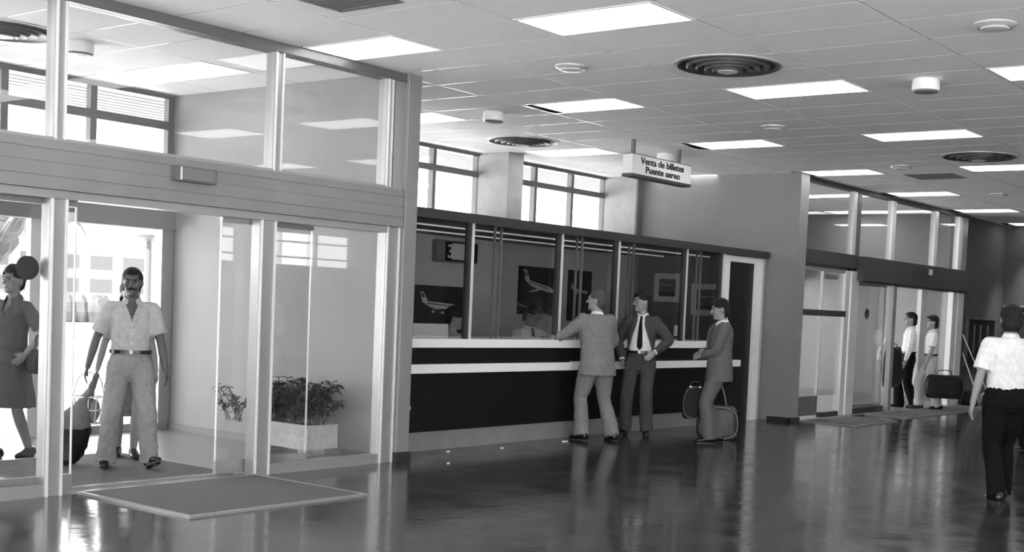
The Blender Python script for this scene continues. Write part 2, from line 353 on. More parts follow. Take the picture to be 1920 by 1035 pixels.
# canopy soffit outside
so_ = struct('ceiling_soffit', 'slatted soffit of the canopy outside', (0, 9, 3.6))
for i in range(14): obj('soffit_board', boxes((-12, 22, 8.2+i*.2, 8.2+i*.2+.17, 3.62, 3.66)), mat('soffit_board', .15, .7), so_)
obj('soffit_backing', boxes((-12, 22, 8.2, 11.0, 3.67, 3.75), (-10.4, 19.7, -10.2, 8.2, 3.72, 3.8)), mat('soffit_dark', .06, .8), so_)
# ================================================================ MATS
def mat_thing(name, label, x0, x1, y0, y1, group=None):
    t = thing(name, label, 'door mat', ((x0+x1)/2, (y0+y1)/2, 0))
    obj('mat_pile', boxes((x0+.03, x1-.03, y0+.03, y1-.03, 0.0, .016)), MATM, t)
    obj('edge_trim', boxes((x0, x1, y0, y0+.03, 0, .018), (x0, x1, y1-.03, y1, 0, .018), (x0, x0+.03, y0+.03, y1-.03, 0, .018), (x1-.03, x1, y0+.03, y1-.03, 0, .018)), ALU, t)
mat_thing('door_mat', 'grey ribbed door mat with aluminium edge on the hall floor in front of near entrance', -1.32, .27, 3.35, 4.66)
mat_thing('door_mat', 'grey door mat on the floor inside the near vestibule', -1.42, .20, 4.86, 6.48)
mat_thing('door_mat', 'dark mat in front of the left bay of the far entrance', 9.95, 11.5, 3.75, 4.60)
mat_thing('door_mat', 'dark mat in front of the open bay of the far entrance', 12.2, 16.2, 3.9, 4.60)
# ================================================================ TICKET OFFICE
CY = 5.12
ct = thing('ticket_counter', 'long black ticket counter with two white bands and grey kick board', 'counter', (5.5, CY, 0))
obj('kick_board', boxes((2.0, 8.95, CY, CY+.05, 0, .19)), GREYB, ct)
obj('lower_panel', boxes((2.0, 8.93, CY-.012, CY+.04, .19, .775)), BLACK, ct)
obj('shelf', boxes((2.0, 8.98, CY-.05, CY+.04, .775, .865)), WHITE, ct, bevel=.004)
obj('upper_panel', boxes((2.0, 8.75, CY+.005, CY+.05, .865, 1.03)), BLACK, ct)
obj('counter_top', boxes((2.0, 8.75, CY-.03, CY+.62, 1.03, 1.12)), WHITE, ct, bevel=.004)
obj('rear_panel', boxes((2.0, 8.5, CY+.50, CY+.54, 0, 1.03)), GREYB, ct)
scr = thing('office_screen', 'glass screen with slim aluminium mullions on the ticket counter', 'screen', (5.5, CY, 1.12), kind=None)
for x in (2.03, 3.32, 4.83, 5.95, 7.49, 8.42):
    m_ = obj('mullion', boxes((x-.012, x+.028, CY-.02, CY+.05, 1.12, 2.31)), ALUB, scr)
    obj('mullion_gasket', boxes((x-.045, x-.012, CY-.015, CY+.05, 1.12, 2.31)), DARKM, m_)
for x in (3.80, 5.26, 6.33, 7.92):
    obj('sliding_stile', boxes((x, x+.012, CY+.09, CY+.12, 1.12, 2.31), (x+.10, x+.118, CY+.09, CY+.12, 1.12, 2.31)), ALU, scr)
xs = [2.05, 3.28, 4.79, 5.91, 7.45, 8.38]
for a, b in zip(xs, xs[1:]): obj('glass_pane', boxes((a+.07, b-.005, CY+.01, CY+.016, 1.15, 2.31)), GL, scr)
for a, b in ((3.8, 4.8), (5.26, 5.9), (6.33, 7.4), (7.92, 8.38)): obj('sliding_pane', boxes((a+.12, b, CY+.10, CY+.106, 1.15, 2.31)), GL, scr)
obj('door_side_frame', boxes((8.45, 8.5, CY-.02, CY+.06, 1.12, 2.31)), WHITE, scr)
cn = thing('office_canopy', 'thin dark flat canopy roof over the ticket office', 'canopy', (5.8, 6.2, 2.31))
obj('canopy_board', boxes((1.99, 9.66, CY-.06, 7.38, 2.335, 2.40)), DARKM, cn, bevel=.004)
obj('fascia', boxes((1.99, 9.6, CY-.075, CY-.055, 2.305, 2.40)), mat('fascia', .03, .45), cn)
for i in range(12): obj('ceiling_panel', boxes((2.05+i*.62, 2.05+i*.62+.6, CY+.2, 7.36, 2.32, 2.334)), mat('office_ceiling_panel', .12, .5), cn)
for y in (5.9, 6.7): obj('light_strip', boxes((2.1, 9.4, y, y+.035, 2.305, 2.32)), mat('office_strip_glow', .9, .4, emit=.05), cn)  # pale ceiling strips; their glow is added to lift the dim office
sbox('wall_office_back', 'grey inner wall at the back of the ticket office', OFFW, (1.98, 9.72, 7.4, 7.5, 0, 2.34))
# office door
dr = struct('door_4', 'black door in a white frame at the end of the ticket office', (9.1, CY, 0))
obj('door_frame', boxes((8.52, 8.64, CY+.0, CY+.1, 0, 2.30), (9.40, 9.58, CY+.0, CY+.1, 0, 2.30), (8.64, 9.40, CY, CY+.1, 2.22, 2.30)), WHITE, dr)
obj('frame_step', boxes((9.58, 9.70, CY+.03, CY+.1, 0, 2.30)), mat('off_white_paint', .5, .6), dr)
obj('door_panel', boxes((8.64, 9.40, CY+.05, CY+.09, 0, 2.22)), BLACK, dr)
# windows above office
wn = struct('window_3', 'high windows above the ticket office', (5, 8, 2.5))
for x in (2.2, 3.05, 3.95, 4.84, 5.73, 6.60, 6.98, 7.86, 8.74, 9.58): obj('mullion', boxes((x-.028, x+.028, 7.96, 8.05, 2.5, H-.02)), STEEL, wn)
obj('transom_bar', boxes((2, 9.6, 7.95, 8.06, 3.205, 3.285)), STEEL, wn); obj('top_frame', boxes((2, 9.6, 7.95, 8.06, H-.045, H-.015)), STEEL, wn)
obj('pane', boxes((2, 9.6, 7.99, 7.998, 2.5, H-.03)), GL, wn)
# posters & frames
def plane_pts(x, z, s, kind):
    """airliner side view, nose to the right; x,z centre of fuselage, s half length"""
    f = [(-1, .06), (-.8, .09), (.6, .10), (.82, .07), (1, -.02), (.9, -.09), (.5, -.12), (-.5, -.12), (-.8, -.02)]
    return [(x+a*s, z+b*s) for a, b in f]
def poster(name, label, x0, x1, z0, z1, y, tilt, kind):
    t = thing(name, label, 'poster', ((x0+x1)/2, y, z0))
    obj('sheet', boxes((x0, x1, y-.012, y, z0, z1)), mat('dark_poster_print', .025, .35, var=.5, scale=5), t)
    cx, cz, s = (x0+x1)/2, z0+(z1-z0)*.60, (x1-x0)*.37; W = mat('airliner_print', .6, .5); K = mat('livery_stripe', .04, .5)
    def rot(p):
        a, b = p[0]-cx, p[1]-cz; c_, s_ = math.cos(tilt), math.sin(tilt); return (cx+a*c_-b*s_, 0, cz+a*s_+b*c_)
    def part(n, pts, m, d): bm = bmesh.new(); poly(bm, [V((rot(p)[0], y-.012-d, rot(p)[2])) for p in pts], (0, d, 0)); return obj(n, bm, m, t)
    part('fuselage', plane_pts(cx, cz, s, kind), W, .002)
    part('stripe', [(cx-s*.75, cz+.0*s), (cx-s*.7, cz+.035*s), (cx+s*.55, cz+.035*s), (cx+s*.5, cz)], K, .003)
    part('tail_fin', [(cx-s*.98, cz+.05*s), (cx-s*1.1, cz+.42*s), (cx-s*.95, cz+.42*s), (cx-s*.66, cz+.08*s)], W, .002)
    part('tail_mark', [(cx-s*1.0, cz+.22*s), (cx-s*1.04, cz+.36*s), (cx-s*.96, cz+.36*s), (cx-s*.86, cz+.22*s)], K, .003)
    part('wing', [(cx-s*.05, cz-.08*s), (cx+s*.2, cz-.08*s), (cx-s*.5, cz-.36*s), (cx-s*.62, cz-.36*s)] if kind else [(cx-s*.3, cz-.1*s), (cx+s*.2, cz-.1*s), (cx-s*.1, cz-.16*s), (cx-s*.4, cz-.16*s)], W, .0025)
    if kind: part('tailplane', [(cx-s*1.25, cz+.38*s), (cx-s*1.05, cz+.46*s), (cx-s*.85, cz+.40*s), (cx-s*.95, cz+.36*s)], W, .0035)
    else:
        for q in (-.35, .15): part('engine', [(cx+s*(q-.07), cz-.22*s), (cx+s*(q+.07), cz-.22*s), (cx+s*(q+.07), cz-.31*s), (cx+s*(q-.07), cz-.31*s)], W, .0025)
    if kind: part('runway_line', [(x0+.02, z0+.05), (x1-.02, z0+.03), (x1-.02, z0+.05), (x0+.02, z0+.07)], mat('grey_print', .35, .5), .002)
poster('wall_poster', 'dark poster of an airliner flying level, behind the leftmost office pane', 4.86, 5.78, 1.08, 1.69, 7.4, -.06, 0)
poster('wall_poster', 'dark poster of an airliner with a high tail, above the clerk with glasses', 6.86, 7.80, 1.37, 2.03, 7.4, -.18, 1)
poster('wall_poster', 'dark poster of a small airliner, right of the second mullion', 7.98, 8.55, 1.30, 2.03, 7.4, -.1, 0)
cl = thing('wall_display', 'grey wall display with a white board and a figure 3', 'display', (5.6, 7.35, 2.0))
obj('casing', boxes((5.14, 5.90, 7.30, 7.4, 1.99, 2.27)), mat('display_casing', .22, .5), cl, bevel=.02)
obj('display_back', boxes((5.28, 5.88, 7.285, 7.30, 2.01, 2.25)), BLACK, cl, bevel=.004)
obj('white_board', boxes((5.385, 5.70, 7.268, 7.286, 2.03, 2.235)), mat('display_white', .75, .5), cl)
text('figure', '3', .24, Matrix.Translation((5.30, 7.28, 2.05))@MF, WHITE, cl, offset=.004)
def wframe(label, y0, y1, z0, z1):
    t = thing('picture_frame', label, 'picture', (9.7, (y0+y1)/2, z0)); x = 9.715; f = .085
    obj('frame_border', boxes((x-.02, x, y0, y1, z0, z0+f), (x-.02, x, y0, y1, z1-f, z1), (x-.02, x, y0, y0+f, z0+f, z1-f), (x-.02, x, y1-f, y1, z0+f, z1-f)), mat('pale_mount', .8, .5), t)
    obj('print', boxes((x-.01, x, y0+f, y1-f, z0+f, z1-f)), mat('grey_photo_print', .14, .4, var=.6, scale=7, stretch=(1, 1, 3)), t)
    w_ = bmesh.new(); c = (y0+y1)/2; zc = (z0+z1)/2+.03
    poly(w_, [(x-.013, c+.11, zc), (x-.013, c+.10, zc+.015), (x-.013, c-.09, zc+.02), (x-.013, c-.11, zc+.03), (x-.013, c-.1, zc+.008)], (.004, 0, 0)); obj('airliner', w_, mat('airliner_print', .6, .5), t)
    w_ = bmesh.new(); B(w_, x-.012, x-.008, y0+f, y1-f, z0+f, z0+f+.06); obj('print_foreground', w_, mat('dark_print', .04, .5), t)
wframe('framed print with wide pale mount, upper left of two on the office side wall', 6.57, 7.04, 1.64, 2.07)
wframe('framed print with wide pale mount, lower right of two on the office side wall', 5.82, 6.37, 1.46, 1.93)
tag(obj('notice', boxes((7.47, 7.62, CY+.115, CY+.118, 1.18, 1.32)), WHITE), 'small white paper notice behind the office glass near the right end', 'notice')
tag(obj('counter_screen', boxes((2.62, 3.22, 5.30, 5.34, 1.12, 1.265)), mat('pale_grey_board', .42, .6), bevel=.004), 'low pale grey board standing on the counter at the left end', 'board')
bm = bmesh.new(); limb(bm, [(5.05, 5.085, .872), (5.42, 5.085, .872)], [.006, .006], n=8); o = tag(obj('pen', bm, ALUB, smooth=True), 'thin pale pen lying on the lower white shelf', 'pen')
# papers on the counter
for i, (x, y, a, l) in enumerate([(4.95, 5.45, .3, 'sheet of paper on the counter under the clerk\'s hands'), (6.5, 5.4, -.2, 'sheet of paper on the counter behind the man with the dark tie')]):
    bm = boxes((-.15, .15, -.105, .105, 0, .004)); o = obj('paper_sheet', bm, WHITE); o.location = (x, y, 1.121); o.rotation_euler = (0, 0, a); tag(o, l, 'paper')
# hanging sign
sg = thing('hanging_sign', 'white box sign reading Venta de billetes Puente aereo', 'sign', (6.6, 5.1, 3.1))
obj('sign_box', boxes((5.99, 7.32, 5.0, 5.14, 3.12, 3.35)), mat('sign_white', .72, .5), sg, bevel=.004)
obj('lower_edge', boxes((5.99, 7.32, 4.995, 5.145, 3.085, 3.12)), DARKM, sg)
obj('upper_edge', boxes((5.99, 7.32, 4.996, 5.144, 3.35, 3.358)), STEEL, sg)
TX = mat('sign_lettering', .01, .6)
text('lettering', 'Venta de billetes', .112, Matrix.Translation((6.655, 4.998, 3.252))@MF, TX, sg, offset=.0030, sx=1.29, align='CENTER')
text('lettering', 'Puente aereo', .112, Matrix.Translation((6.665, 4.998, 3.152))@MF, TX, sg, offset=.0030, sx=1.29, align='CENTER')
for x in (6.1, 7.12): obj('hanger', boxes((x-.02, x+.02, 5.05, 5.09, 3.355, H)), STEEL, sg)
# ================================================================ FAR PARTITION (Y = 4.8)
wr = struct('wall_right', 'glazed aluminium partition of the far entrance vestibule', (13, 4.8, 0))
F = 4.78
def fpost(x0, x1, z0, z1, m=ALUB, y0=F, y1=F+.1): obj('post', boxes((x0, x1, y0, y1, z0, z1)), m, wr, bevel=.003)
fpost(9.90, 10.02, 0, 2.52); fpost(11.62, 11.78, 0, 2.29); fpost(11.84, 12.12, 0, 2.29)
fpost(11.78, 11.90, 2.5, 3.48); fpost(11.93, 12.06, 2.5, 3.48, ALUD); fpost(13.30, 13.44, 2.5, 3.48); fpost(15.20, 15.34, 2.5, 3.48); fpost(16.40, 16.55, 2.5, 3.48); fpost(16.60, 16.85, 2.5, H, ALU)
fpost(13.32, 13.46, 0, 2.12, ALU, 4.70, 4.78); fpost(14.96, 15.24, 0, 2.12, ALUB, 4.86, 4.94); fpost(16.28, 16.50, 0, 2.12); fpost(16.55, 16.85, 0, 2.12)
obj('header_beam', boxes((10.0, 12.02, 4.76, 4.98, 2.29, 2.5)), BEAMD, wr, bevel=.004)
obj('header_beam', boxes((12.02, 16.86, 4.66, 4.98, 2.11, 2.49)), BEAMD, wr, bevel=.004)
obj('header_shadow_gap', boxes((10.0, 12.0, 4.78, 4.95, 2.25, 2.29), (12.1, 16.8, 4.70, 4.95, 2.08, 2.11)), DARKM, wr)
obj('top_rail', boxes((9.98, 16.86, 4.76, 4.9, 3.475, H)), DARKM, wr)
for a, b in ((10.0, 11.78), (12.06, 13.3), (13.44, 15.2), (15.34, 16.4)): obj('glass_pane', boxes((a, b, 4.82, 4.828, 2.5, 3.48)), GL, wr)
obj('bottom_rail', boxes((12.12, 13.4, 4.79, 4.86, 0, .09)), DARKM, wr)
obj('bottom_rail', boxes((11.0, 11.66, 4.79, 4.86, 0, .07)), DARKM, wr)
obj('glass_pane', boxes((12.12, 13.32, 4.82, 4.828, .09, 2.1)), GL, wr); obj('glass_pane', boxes((15.24, 16.28, 4.88, 4.888, .09, 2.1)), GL, wr)
d5 = struct('door_5', 'glass door with dark push bar in the left bay of the far entrance', (10.8, 4.8, 0))
obj('glass_pane', boxes((10.06, 11.62, 4.82, 4.828, .33, 2.24)), GL, d5)
obj('push_bar', boxes((10.06, 11.64, 4.76, 4.82, 1.53, 1.62)), DARKM, d5)
obj('stile', boxes((10.03, 10.12, 4.79, 4.84, 0, 2.24)), ALUB, d5); obj('edge_strip', boxes((10.86, 10.885, 4.80, 4.84, 0.02, 2.24)), ALUB, d5)
obj('kick_panel', boxes((10.06, 10.88, 4.80, 4.84, 0.04, .33)), mat('kick_plate', .12, .45), d5); obj('top_rail', boxes((10.06, 11.62, 4.79, 4.86, 2.2, 2.25)), ALU, d5)
obj('door_closer', boxes((11.15, 11.6, 4.9, 4.98, 2.1, 2.17)), mat('closer', .3, .5), d5)
leaf('door_6', 'sliding glass leaf in the far entrance with dark round sticker', 12.25, 13.5, 4.92, [(12.78, 1.6, .085, DOT)], True)
ss = thing('door_sensor', 'small pale sensor box on the dark far header beam', 'sensor', (14.5, 4.62, 2.33))
obj('housing', boxes((14.5, 14.68, 4.58, 4.66, 2.32, 2.42)), ALUB, ss, bevel=.004); obj('sensor_face', boxes((14.42, 14.5, 4.58, 4.66, 2.31, 2.42)), DARKM, ss)
# outer side of far vestibule: glazed, daylight comes in
wf = struct('window_4', 'outer glazing of the far vestibule', (13, 8, 0))
for x in (10.0, 11.3, 12.6, 13.9, 15.2, 16.4): obj('mullion', boxes((x-.04, x+.04, 7.98, 8.06, 0, 2.2)), ALU, wf)
obj('pane', boxes((10, 16.4, 8.01, 8.018, 0, 2.2)), GL, wf)
# ================================================================ CEILING FITTINGS
RING = mat('diffuser_dark_metal', .10, .45, .4); RIM = mat('diffuser_rim', .55, .4, .3)
def diffuser(label, x, y, r=.43):
    t = thing('air_diffuser', label, 'air vent', (x, y, H), absolute=False)
    for i, rr in enumerate((1.0, .80, .62, .45, .30)):
        bm = bmesh.new(); z = -.008-.010*i
        R0, R1 = r*rr, r*(rr-.13)
        lathe_pts = [(R0, 0.0 if i == 0 else z+.02), (R0, z-.004), (R0-.012, z-.012), (R1, z+.012), (R1, z+.02)]
        n = 40; rings = [[bm.verts.new((a*math.cos(2*math.pi*k/n), a*math.sin(2*math.pi*k/n), b)) for k in range(n)] for a, b in lathe_pts]
        rings.append(rings[0])
        for a, b in zip(rings, rings[1:]):
            for k in range(n): bm.faces.new((a[k], a[(k+1) % n], b[(k+1) % n], b[k]))
        obj('ring', bm, RING, t, smooth=2)
    bm = bmesh.new(); cyl(bm, (0, 0, .0), (0, 0, -.004), r*.98, n=40); obj('back_plate', bm, mat('vent_black', .02, .7), t)
    bm = bmesh.new(); lathe(bm, (0, 0, 0), [(.09, -.03), (.085, -.06), (.05, -.066), (.02, -.075)], 24); obj('centre_cap', bm, RIM, t, smooth=2)
    bm = bmesh.new(); n = 40
    rings = [[bm.verts.new((a*math.cos(2*math.pi*k/n), a*math.sin(2*math.pi*k/n), b)) for k in range(n)] for a, b in ((r+.02, 0), (r+.02, -.008), (r, -.012), (r, 0))]; rings.append(rings[0])
    for a, b in zip(rings, rings[1:]):
        for k in range(n): bm.faces.new((a[k], a[(k+1) % n], b[(k+1) % n], b[k]))
    obj('rim', bm, RIM, t, smooth=2)
diffuser('large round ringed ceiling vent nearest the camera, over mid hall', 2.66, 1.80)
diffuser('round ringed ceiling vent above the ticket office', 5.78, 6.53)
diffuser('round ringed ceiling vent over the right of the hall, looks nearly black', 8.72, 1.80)
diffuser('round ceiling vent cut by the left edge, inside the near vestibule', -.97, 6.45)
def downlight(label, x, y):
    t = thing('recessed_downlight', label, 'downlight', (x, y, H), absolute=False)
    bm = bmesh.new(); lathe(bm, (0, 0, 0), [(.14, 0), (.14, -.012), (.115, -.03), (.105, -.03)], 32); obj('trim_ring', bm, mat('ring_metal', .7, .25, .5), t, smooth=2)
    bm = bmesh.new(); lathe(bm, (0, 0, 0), [(.105, -.024), (.09, -.040), (.04, -.047)], 32); obj('lens', bm, mat('opal_lens', .6, .3), t, smooth=2)
for l, x, y in (('shallow round fitting between the nearest two round vents', 2.17, 3.04), ('shallow round fitting at the top right corner', 2.16, -.56), ('shallow round fitting right of the hanging sign', 5.76, 3.02),
                ('shallow round fitting near the dark far ceiling grille', 9.40, 3.06), ('small shallow round fitting far down the hall at the right edge', 13.1, 3.0)): downlight(l, x, y)
def drum(label, x, y):
    t = thing('drum_light', label, 'ceiling light', (x, y, H), absolute=False)
    bm = bmesh.new(); lathe(bm, (0, 0, 0), [(.10, 0), (.112, -.02), (.115, -.08), (.108, -.095)], 28); obj('shade', bm, mat('drum_white', .8, .5), t, smooth=2)
    bm = bmesh.new(); lathe(bm, (0, 0, 0), [(.108, -.095), (.10, -.11), (.04, -.118)], 28); obj('base_lens', bm, mat('drum_grey', .16, .4), t, smooth=2)
drum('white drum-shaped ceiling light at the upper right of the picture', 3.86, .58); drum('white drum-shaped ceiling light in front of the ticket office', 3.85, 5.35)
drum('white drum-shaped ceiling light inside the near vestibule', -.38, 6.30); drum('white drum-shaped ceiling light behind the hanging sign', 7.4, 5.45)
def grille(label, x0, x1, y0, y1):
    t = thing('return_grille', label, 'air vent', ((x0+x1)/2, (y0+y1)/2, H))
    obj('grille_frame', boxes((x0, x1, y0, y0+.03, H-.008, H), (x0, x1, y1-.03, y1, H-.008, H), (x0, x0+.03, y0+.03, y1-.03, H-.008, H), (x1-.03, x1, y0+.03, y1-.03, H-.008, H)), STEEL, t)
    bm = bmesh.new()
    for i in range(int((x1-x0-.06)/.03)): B(bm, x0+.03+i*.03, x0+.046+i*.03, y0+.03, y1-.03, H-.007, H-.001)
    obj('slats', bm, STEEL, t)['kind'] = 'stuff'
grille('dark square ceiling grille cut by the top edge', -.75, -.14, 2.74, 3.37)
grille('dark slotted ceiling grille far over the right of the hall', 10.3, 10.9, 2.72, 3.40)
grille('thin dark ceiling grille at the far right, near the end wall', 15.6, 16.2, 2.4, 3.0)
# ================================================================ PEOPLE
SKIND = mat('tanned_backlit_skin', .08, .55); SKIN = mat('skin', .25, .55, bump=.05, bscale=80); HAIR = mat('dark_hair', .008, .5, spec=.2, bump=.8, bscale=120, stretch=(1, 1, .3)); GHAIR = mat('grey_hair', .07, .6, spec=.2, bump=.8, bscale=120, stretch=(1, 1, .3))  # SKIND is dark for the tan and for backlit shade put into the colour
EYE = mat('eye_dark', .02, .2); LIP = mat('lip', .13, .5); SHOE = mat('black_leather', .012, .25)
def cloth(name, v): return mat(name, v, .9, var=.12, scale=25, bump=.35, bscale=300, spec=.12)
def remesh(bm, vox, wr_=0.0, sm=3, cut=None, seed=0):
    me = bpy.data.meshes.new('tmp'); bmesh.ops.recalc_face_normals(bm, faces=bm.faces); bm.to_mesh(me); bm.free()
    o = bpy.data.objects.new('tmp', me); C.objects.link(o)
    r = o.modifiers.new('r', 'REMESH'); r.mode = 'VOXEL'; r.voxel_size = vox
    s = o.modifiers.new('s', 'SMOOTH'); s.factor = .5; s.iterations = sm
    bpy.context.view_layer.update()
    out = bpy.data.meshes.new_from_object(o.evaluated_get(bpy.context.evaluated_depsgraph_get()))
    bpy.data.objects.remove(o); bpy.data.meshes.remove(me)
    if wr_ or cut:
        b = bmesh.new(); b.from_mesh(out)
        if wr_:
            off = V((seed*7.3, seed*3.1, 0)); b.normal_update()
            for v in b.verts:
                p = v.co+off
                d = noise.noise(V((p.x*9, p.y*9, p.z*5)))*.6+abs(noise.noise(V((p.x*22+p.z*6, p.y*22, p.z*13))))*.7-.2
                v.co += v.normal*d*wr_
        if cut:
            bmesh.ops.delete(b, geom=[f for f in b.faces if cut(f.calc_center_median())], context='FACES')
        b.to_mesh(out); b.free()
    out.polygons.foreach_set('use_smooth', [True]*len(out.polygons))
    return out
def ik(a, c, l1, l2, pole):
    a, c, pole = V(a), V(c), V(pole); d = c-a; L = d.length
    if L > (l1+l2)*.995: c = a+d*((l1+l2)*.995/L); d = c-a; L = d.length
    t = (l1*l1-l2*l2+L*L)/(2*L); h = math.sqrt(max(0, l1*l1-t*t)); n = d.normalized(); q = pole-n*pole.dot(n)
    if q.length < 1e-4: q = V((0, 1, 0))
    return a+n*t+q.normalized()*h, c
def person(label, loc, rz, H_=1.72, vox=.008, handR=(.27, .06, .80), handL=(-.27, .06, .80), poleR=(.5, -1, 0), poleL=(-.5, -1, 0), palmR=(-1, 0, 0), palmL=(1, 0, 0), curl=.5,
           footR=(.10, 0, 0), footL=(-.10, 0, 0), toeR=.12, toeL=-.12, pitchR=0, pitchL=0, lean=(0, 0), hyaw=0, hpitch=0, drop=0, hair='short', hairm=None, mustache=False, glasses=False,
           top='shirt', topm=None, sleeve='short', neck='v', tie=None, jacket=None, open_=0, bottom='trousers', botm=None, flare=.115, belt=True, shoem=None, girth=1.0, skirt_z=.5, fingers=True, group=None, epaul=False, skin=None, female=False, collar=None):
    s = H_/1.75; root = thing('person', label, 'person', loc, rz, group=group, absolute=False); root.scale = (1, 1, 1)
    def bd(p):      # lean and drop for everything above the hips
        p = V(p); k = max(0, p.z-.92)
        return V((p.x+lean[0]*k, p.y+lean[1]*k, p.z-drop-.10*k*(lean[0]**2+lean[1]**2)))
    A, Bx, Z = V((1, 0, 0)), V((0, 1, 0)), V((0, 0, 1)); g = girth
    HM = Matrix.Rotation(hyaw, 3, 'Z')@Matrix.Rotation(hpitch, 3, 'X')@Matrix.Scale(1.07, 3); hc = V((0, 0, 1.53))
    def hd(p): return bd(hc-Z*.014)+HM@(V(p)-hc)
    fs = .165*(.88 if female else 1)*(1+(g-1)*.5); SR, SL = bd((fs, -.005, 1.395)), bd((-fs, -.005, 1.395)); CR, CL = bd((fs*.55, -.008, 1.405)), bd((-fs*.55, -.008, 1.405))
    eR, wR = ik(SR, handR, .285, .26, poleR); eL, wL = ik(SL, handL, .285, .26, poleL)
    hipR, hipL = V((.09, 0, .90-drop)), V((-.09, 0, .90-drop))
    aR, aL = V(footR)+V((0, 0, .085)), V(footL)+V((0, 0, .085))
    kR, aR = ik(hipR, aR, .43, .43, (.05, 1, 0)); kL, aL = ik(hipL, aL, .43, .43, (-.05, 1, 0))
    def torso(bm, prof, ex=0.0, ey=0.0):
        loft(bm, [(bd((0, y, z)), (rx+ex)*g, (ry+ey)*g, A, Bx) for z, y, rx, ry in prof], 24)
    # ---- body
    bm = bmesh.new()
    torso(bm, [(.84, 0, .13, .095), (.92, 0, .15, .10), (1.02, 0, .135, .09), (1.12, .005, .13, .088), (1.24, .0, .145, .098), (1.34, -.005, .150, .10), (1.40, -.01, .13, .08), (1.445, -.01, .08, .06), (1.49, -.01, .055, .05)], -.012, -.01)
    limb(bm, [bd((0, -.015, 1.42)), hd((0, -.012, 1.57))], [.058, .052])
    ell(bm, hd((0, -.005, 1.650)), (.074, .093, .098), HM); ell(bm, hd((0, .022, 1.592)), (.056, .068, .072), HM); ell(bm, hd((0, .070, 1.548)), (.026, .024, .02), HM)
    ell(bm, hd((0, .078, 1.672)), (.05, .018, .014), HM)
    limb(bm, [hd((0, .088, 1.655)), hd((0, .112, 1.615))], [.009, .014], n=8, sub=2); ell(bm, hd((0, .078, 1.575)), (.024, .016, .014), HM)
    for sx in (-1, 1):
        ell(bm, hd((sx*.076, -.008, 1.628)), (.010, .020, .032), HM); ell(bm, hd((sx*.038, .064, 1.615)), (.022, .02, .022), HM)
    for S_, e, w_, pn, sgn in ((SR, eR, wR, palmR, 1), (SL, eL, wL, palmL, -1)):
        limb(bm, [S_, S_.lerp(e, .5), e, e.lerp(w_, .4), w_], [.046*g, .044, .038, .038, .026])
        d = (w_-e).normalized(); pn = V(pn); pn = (pn-d*pn.dot(d)).normalized(); sd_ = d.cross(pn).normalized()
        M3 = Matrix((sd_, pn, d)).transposed(); pc = w_+d*.05
        ell(bm, pc, (.040, .016, .055), M3)
        if fingers:
            for i, L in enumerate((.068, .078, .073, .056)):
                off = (-.030+.020*i)*(1.12); b0 = w_+d*.082+sd_*off; c1, c2 = curl*.6, curl*1.5
                p1 = b0+(d*math.cos(c1)+pn*math.sin(c1))*L*.5; p2 = p1+(d*math.cos(c2)+pn*math.sin(c2))*L*.5
                limb(bm, [b0-d*.02, b0, p1, p2], [.0092, .0092, .0088, .0074], n=8, sub=2)
            th = w_+d*.03-sd_*.03
            limb(bm, [th, th-sd_*.022+d*.028+pn*.01, th-sd_*.028+d*.058+pn*.022], [.012, .0105, .009], n=8, sub=2)
        else: ell(bm, w_+d*.11+pn*.02, (.034, .016, .045), M3)
    for h_, k_, a_ in ((hipR, kR, aR), (hipL, kL, aL)): limb(bm, [h_, h_.lerp(k_, .5), k_, k_.lerp(a_, .35), a_], [.078, .066, .050, .052, .034])
    for a_, toe in ((aR, toeR), (aL, toeL)):
        f = V((math.sin(toe), math.cos(toe), 0)); ell(bm, a_+f*.05-Z*.045, (.034, .10, .028), Matrix.Rotation(-toe, 3, 'Z'))
    def put(name, me, m, par=root, smooth=False):
        if isinstance(me, bmesh.types.BMesh): me2 = obj(name, me, m, par, smooth=smooth)
        else: me2 = obj(name, me, m, par)
        me2.data.transform(Matrix.Scale(s, 4)); return me2
    body = put('body', remesh(bm, vox), skin or SKIN)
    # ---- face parts
    for sx in (-1, 1):
        bm = bmesh.new(); ell(bm, hd((sx*.030, .083, 1.645)), (.011, .006, .006), HM, 8, 6); put('eye', bm, EYE, body, 1)
        bm = bmesh.new(); limb(bm, [hd((sx*.014, .094, 1.664)), hd((sx*.045, .084, 1.666))], [.006, .004], n=6, sub=2); put('eyebrow', bm, hairm or HAIR, body, 1)
    bm = bmesh.new(); limb(bm, [hd((-.022, .084, 1.576)), hd((0, .096, 1.578)), hd((.022, .084, 1.576))], [.004, .006, .004], n=6, sub=2); put('mouth', bm, LIP, body, 1)
    if mustache: bm = bmesh.new(); limb(bm, [hd((-.036, .080, 1.584)), hd((0, .102, 1.594)), hd((.036, .080, 1.584))], [.006, .012, .006], n=8, sub=3); put('mustache', bm, HAIR, body, 1)
    if glasses:
        bm = bmesh.new()
        for sx in (-1, 1):
            n = 16; ctr = hd((sx*.034, .104, 1.645)); pts = [ctr+HM@V((.025*math.cos(2*math.pi*k/n), 0, .019*math.sin(2*math.pi*k/n))) for k in range(n+1)]
            limb(bm, pts, [.0028]*(n+1), n=6, sub=1, rnd=False); limb(bm, [hd((sx*.058, .10, 1.648)), hd((sx*.08, 0, 1.64))], [.0025, .0025], n=6, sub=1)
        put('spectacles', bm, RUBBER, root, 1)
    # ---- hair
    bm = bmesh.new(); ell(bm, hd((0, -.014, 1.660)), (.086, .100, .101), HM); ell(bm, hd((0, -.045, 1.625)), (.078, .062, .085), HM)
    if hair == 'full': ell(bm, hd((0, -.01, 1.685)), (.09, .105, .085), HM); ell(bm, hd((0, .055, 1.715)), (.07, .04, .035), HM); ell(bm, hd((.0, -.05, 1.60)), (.084, .06, .09), HM)
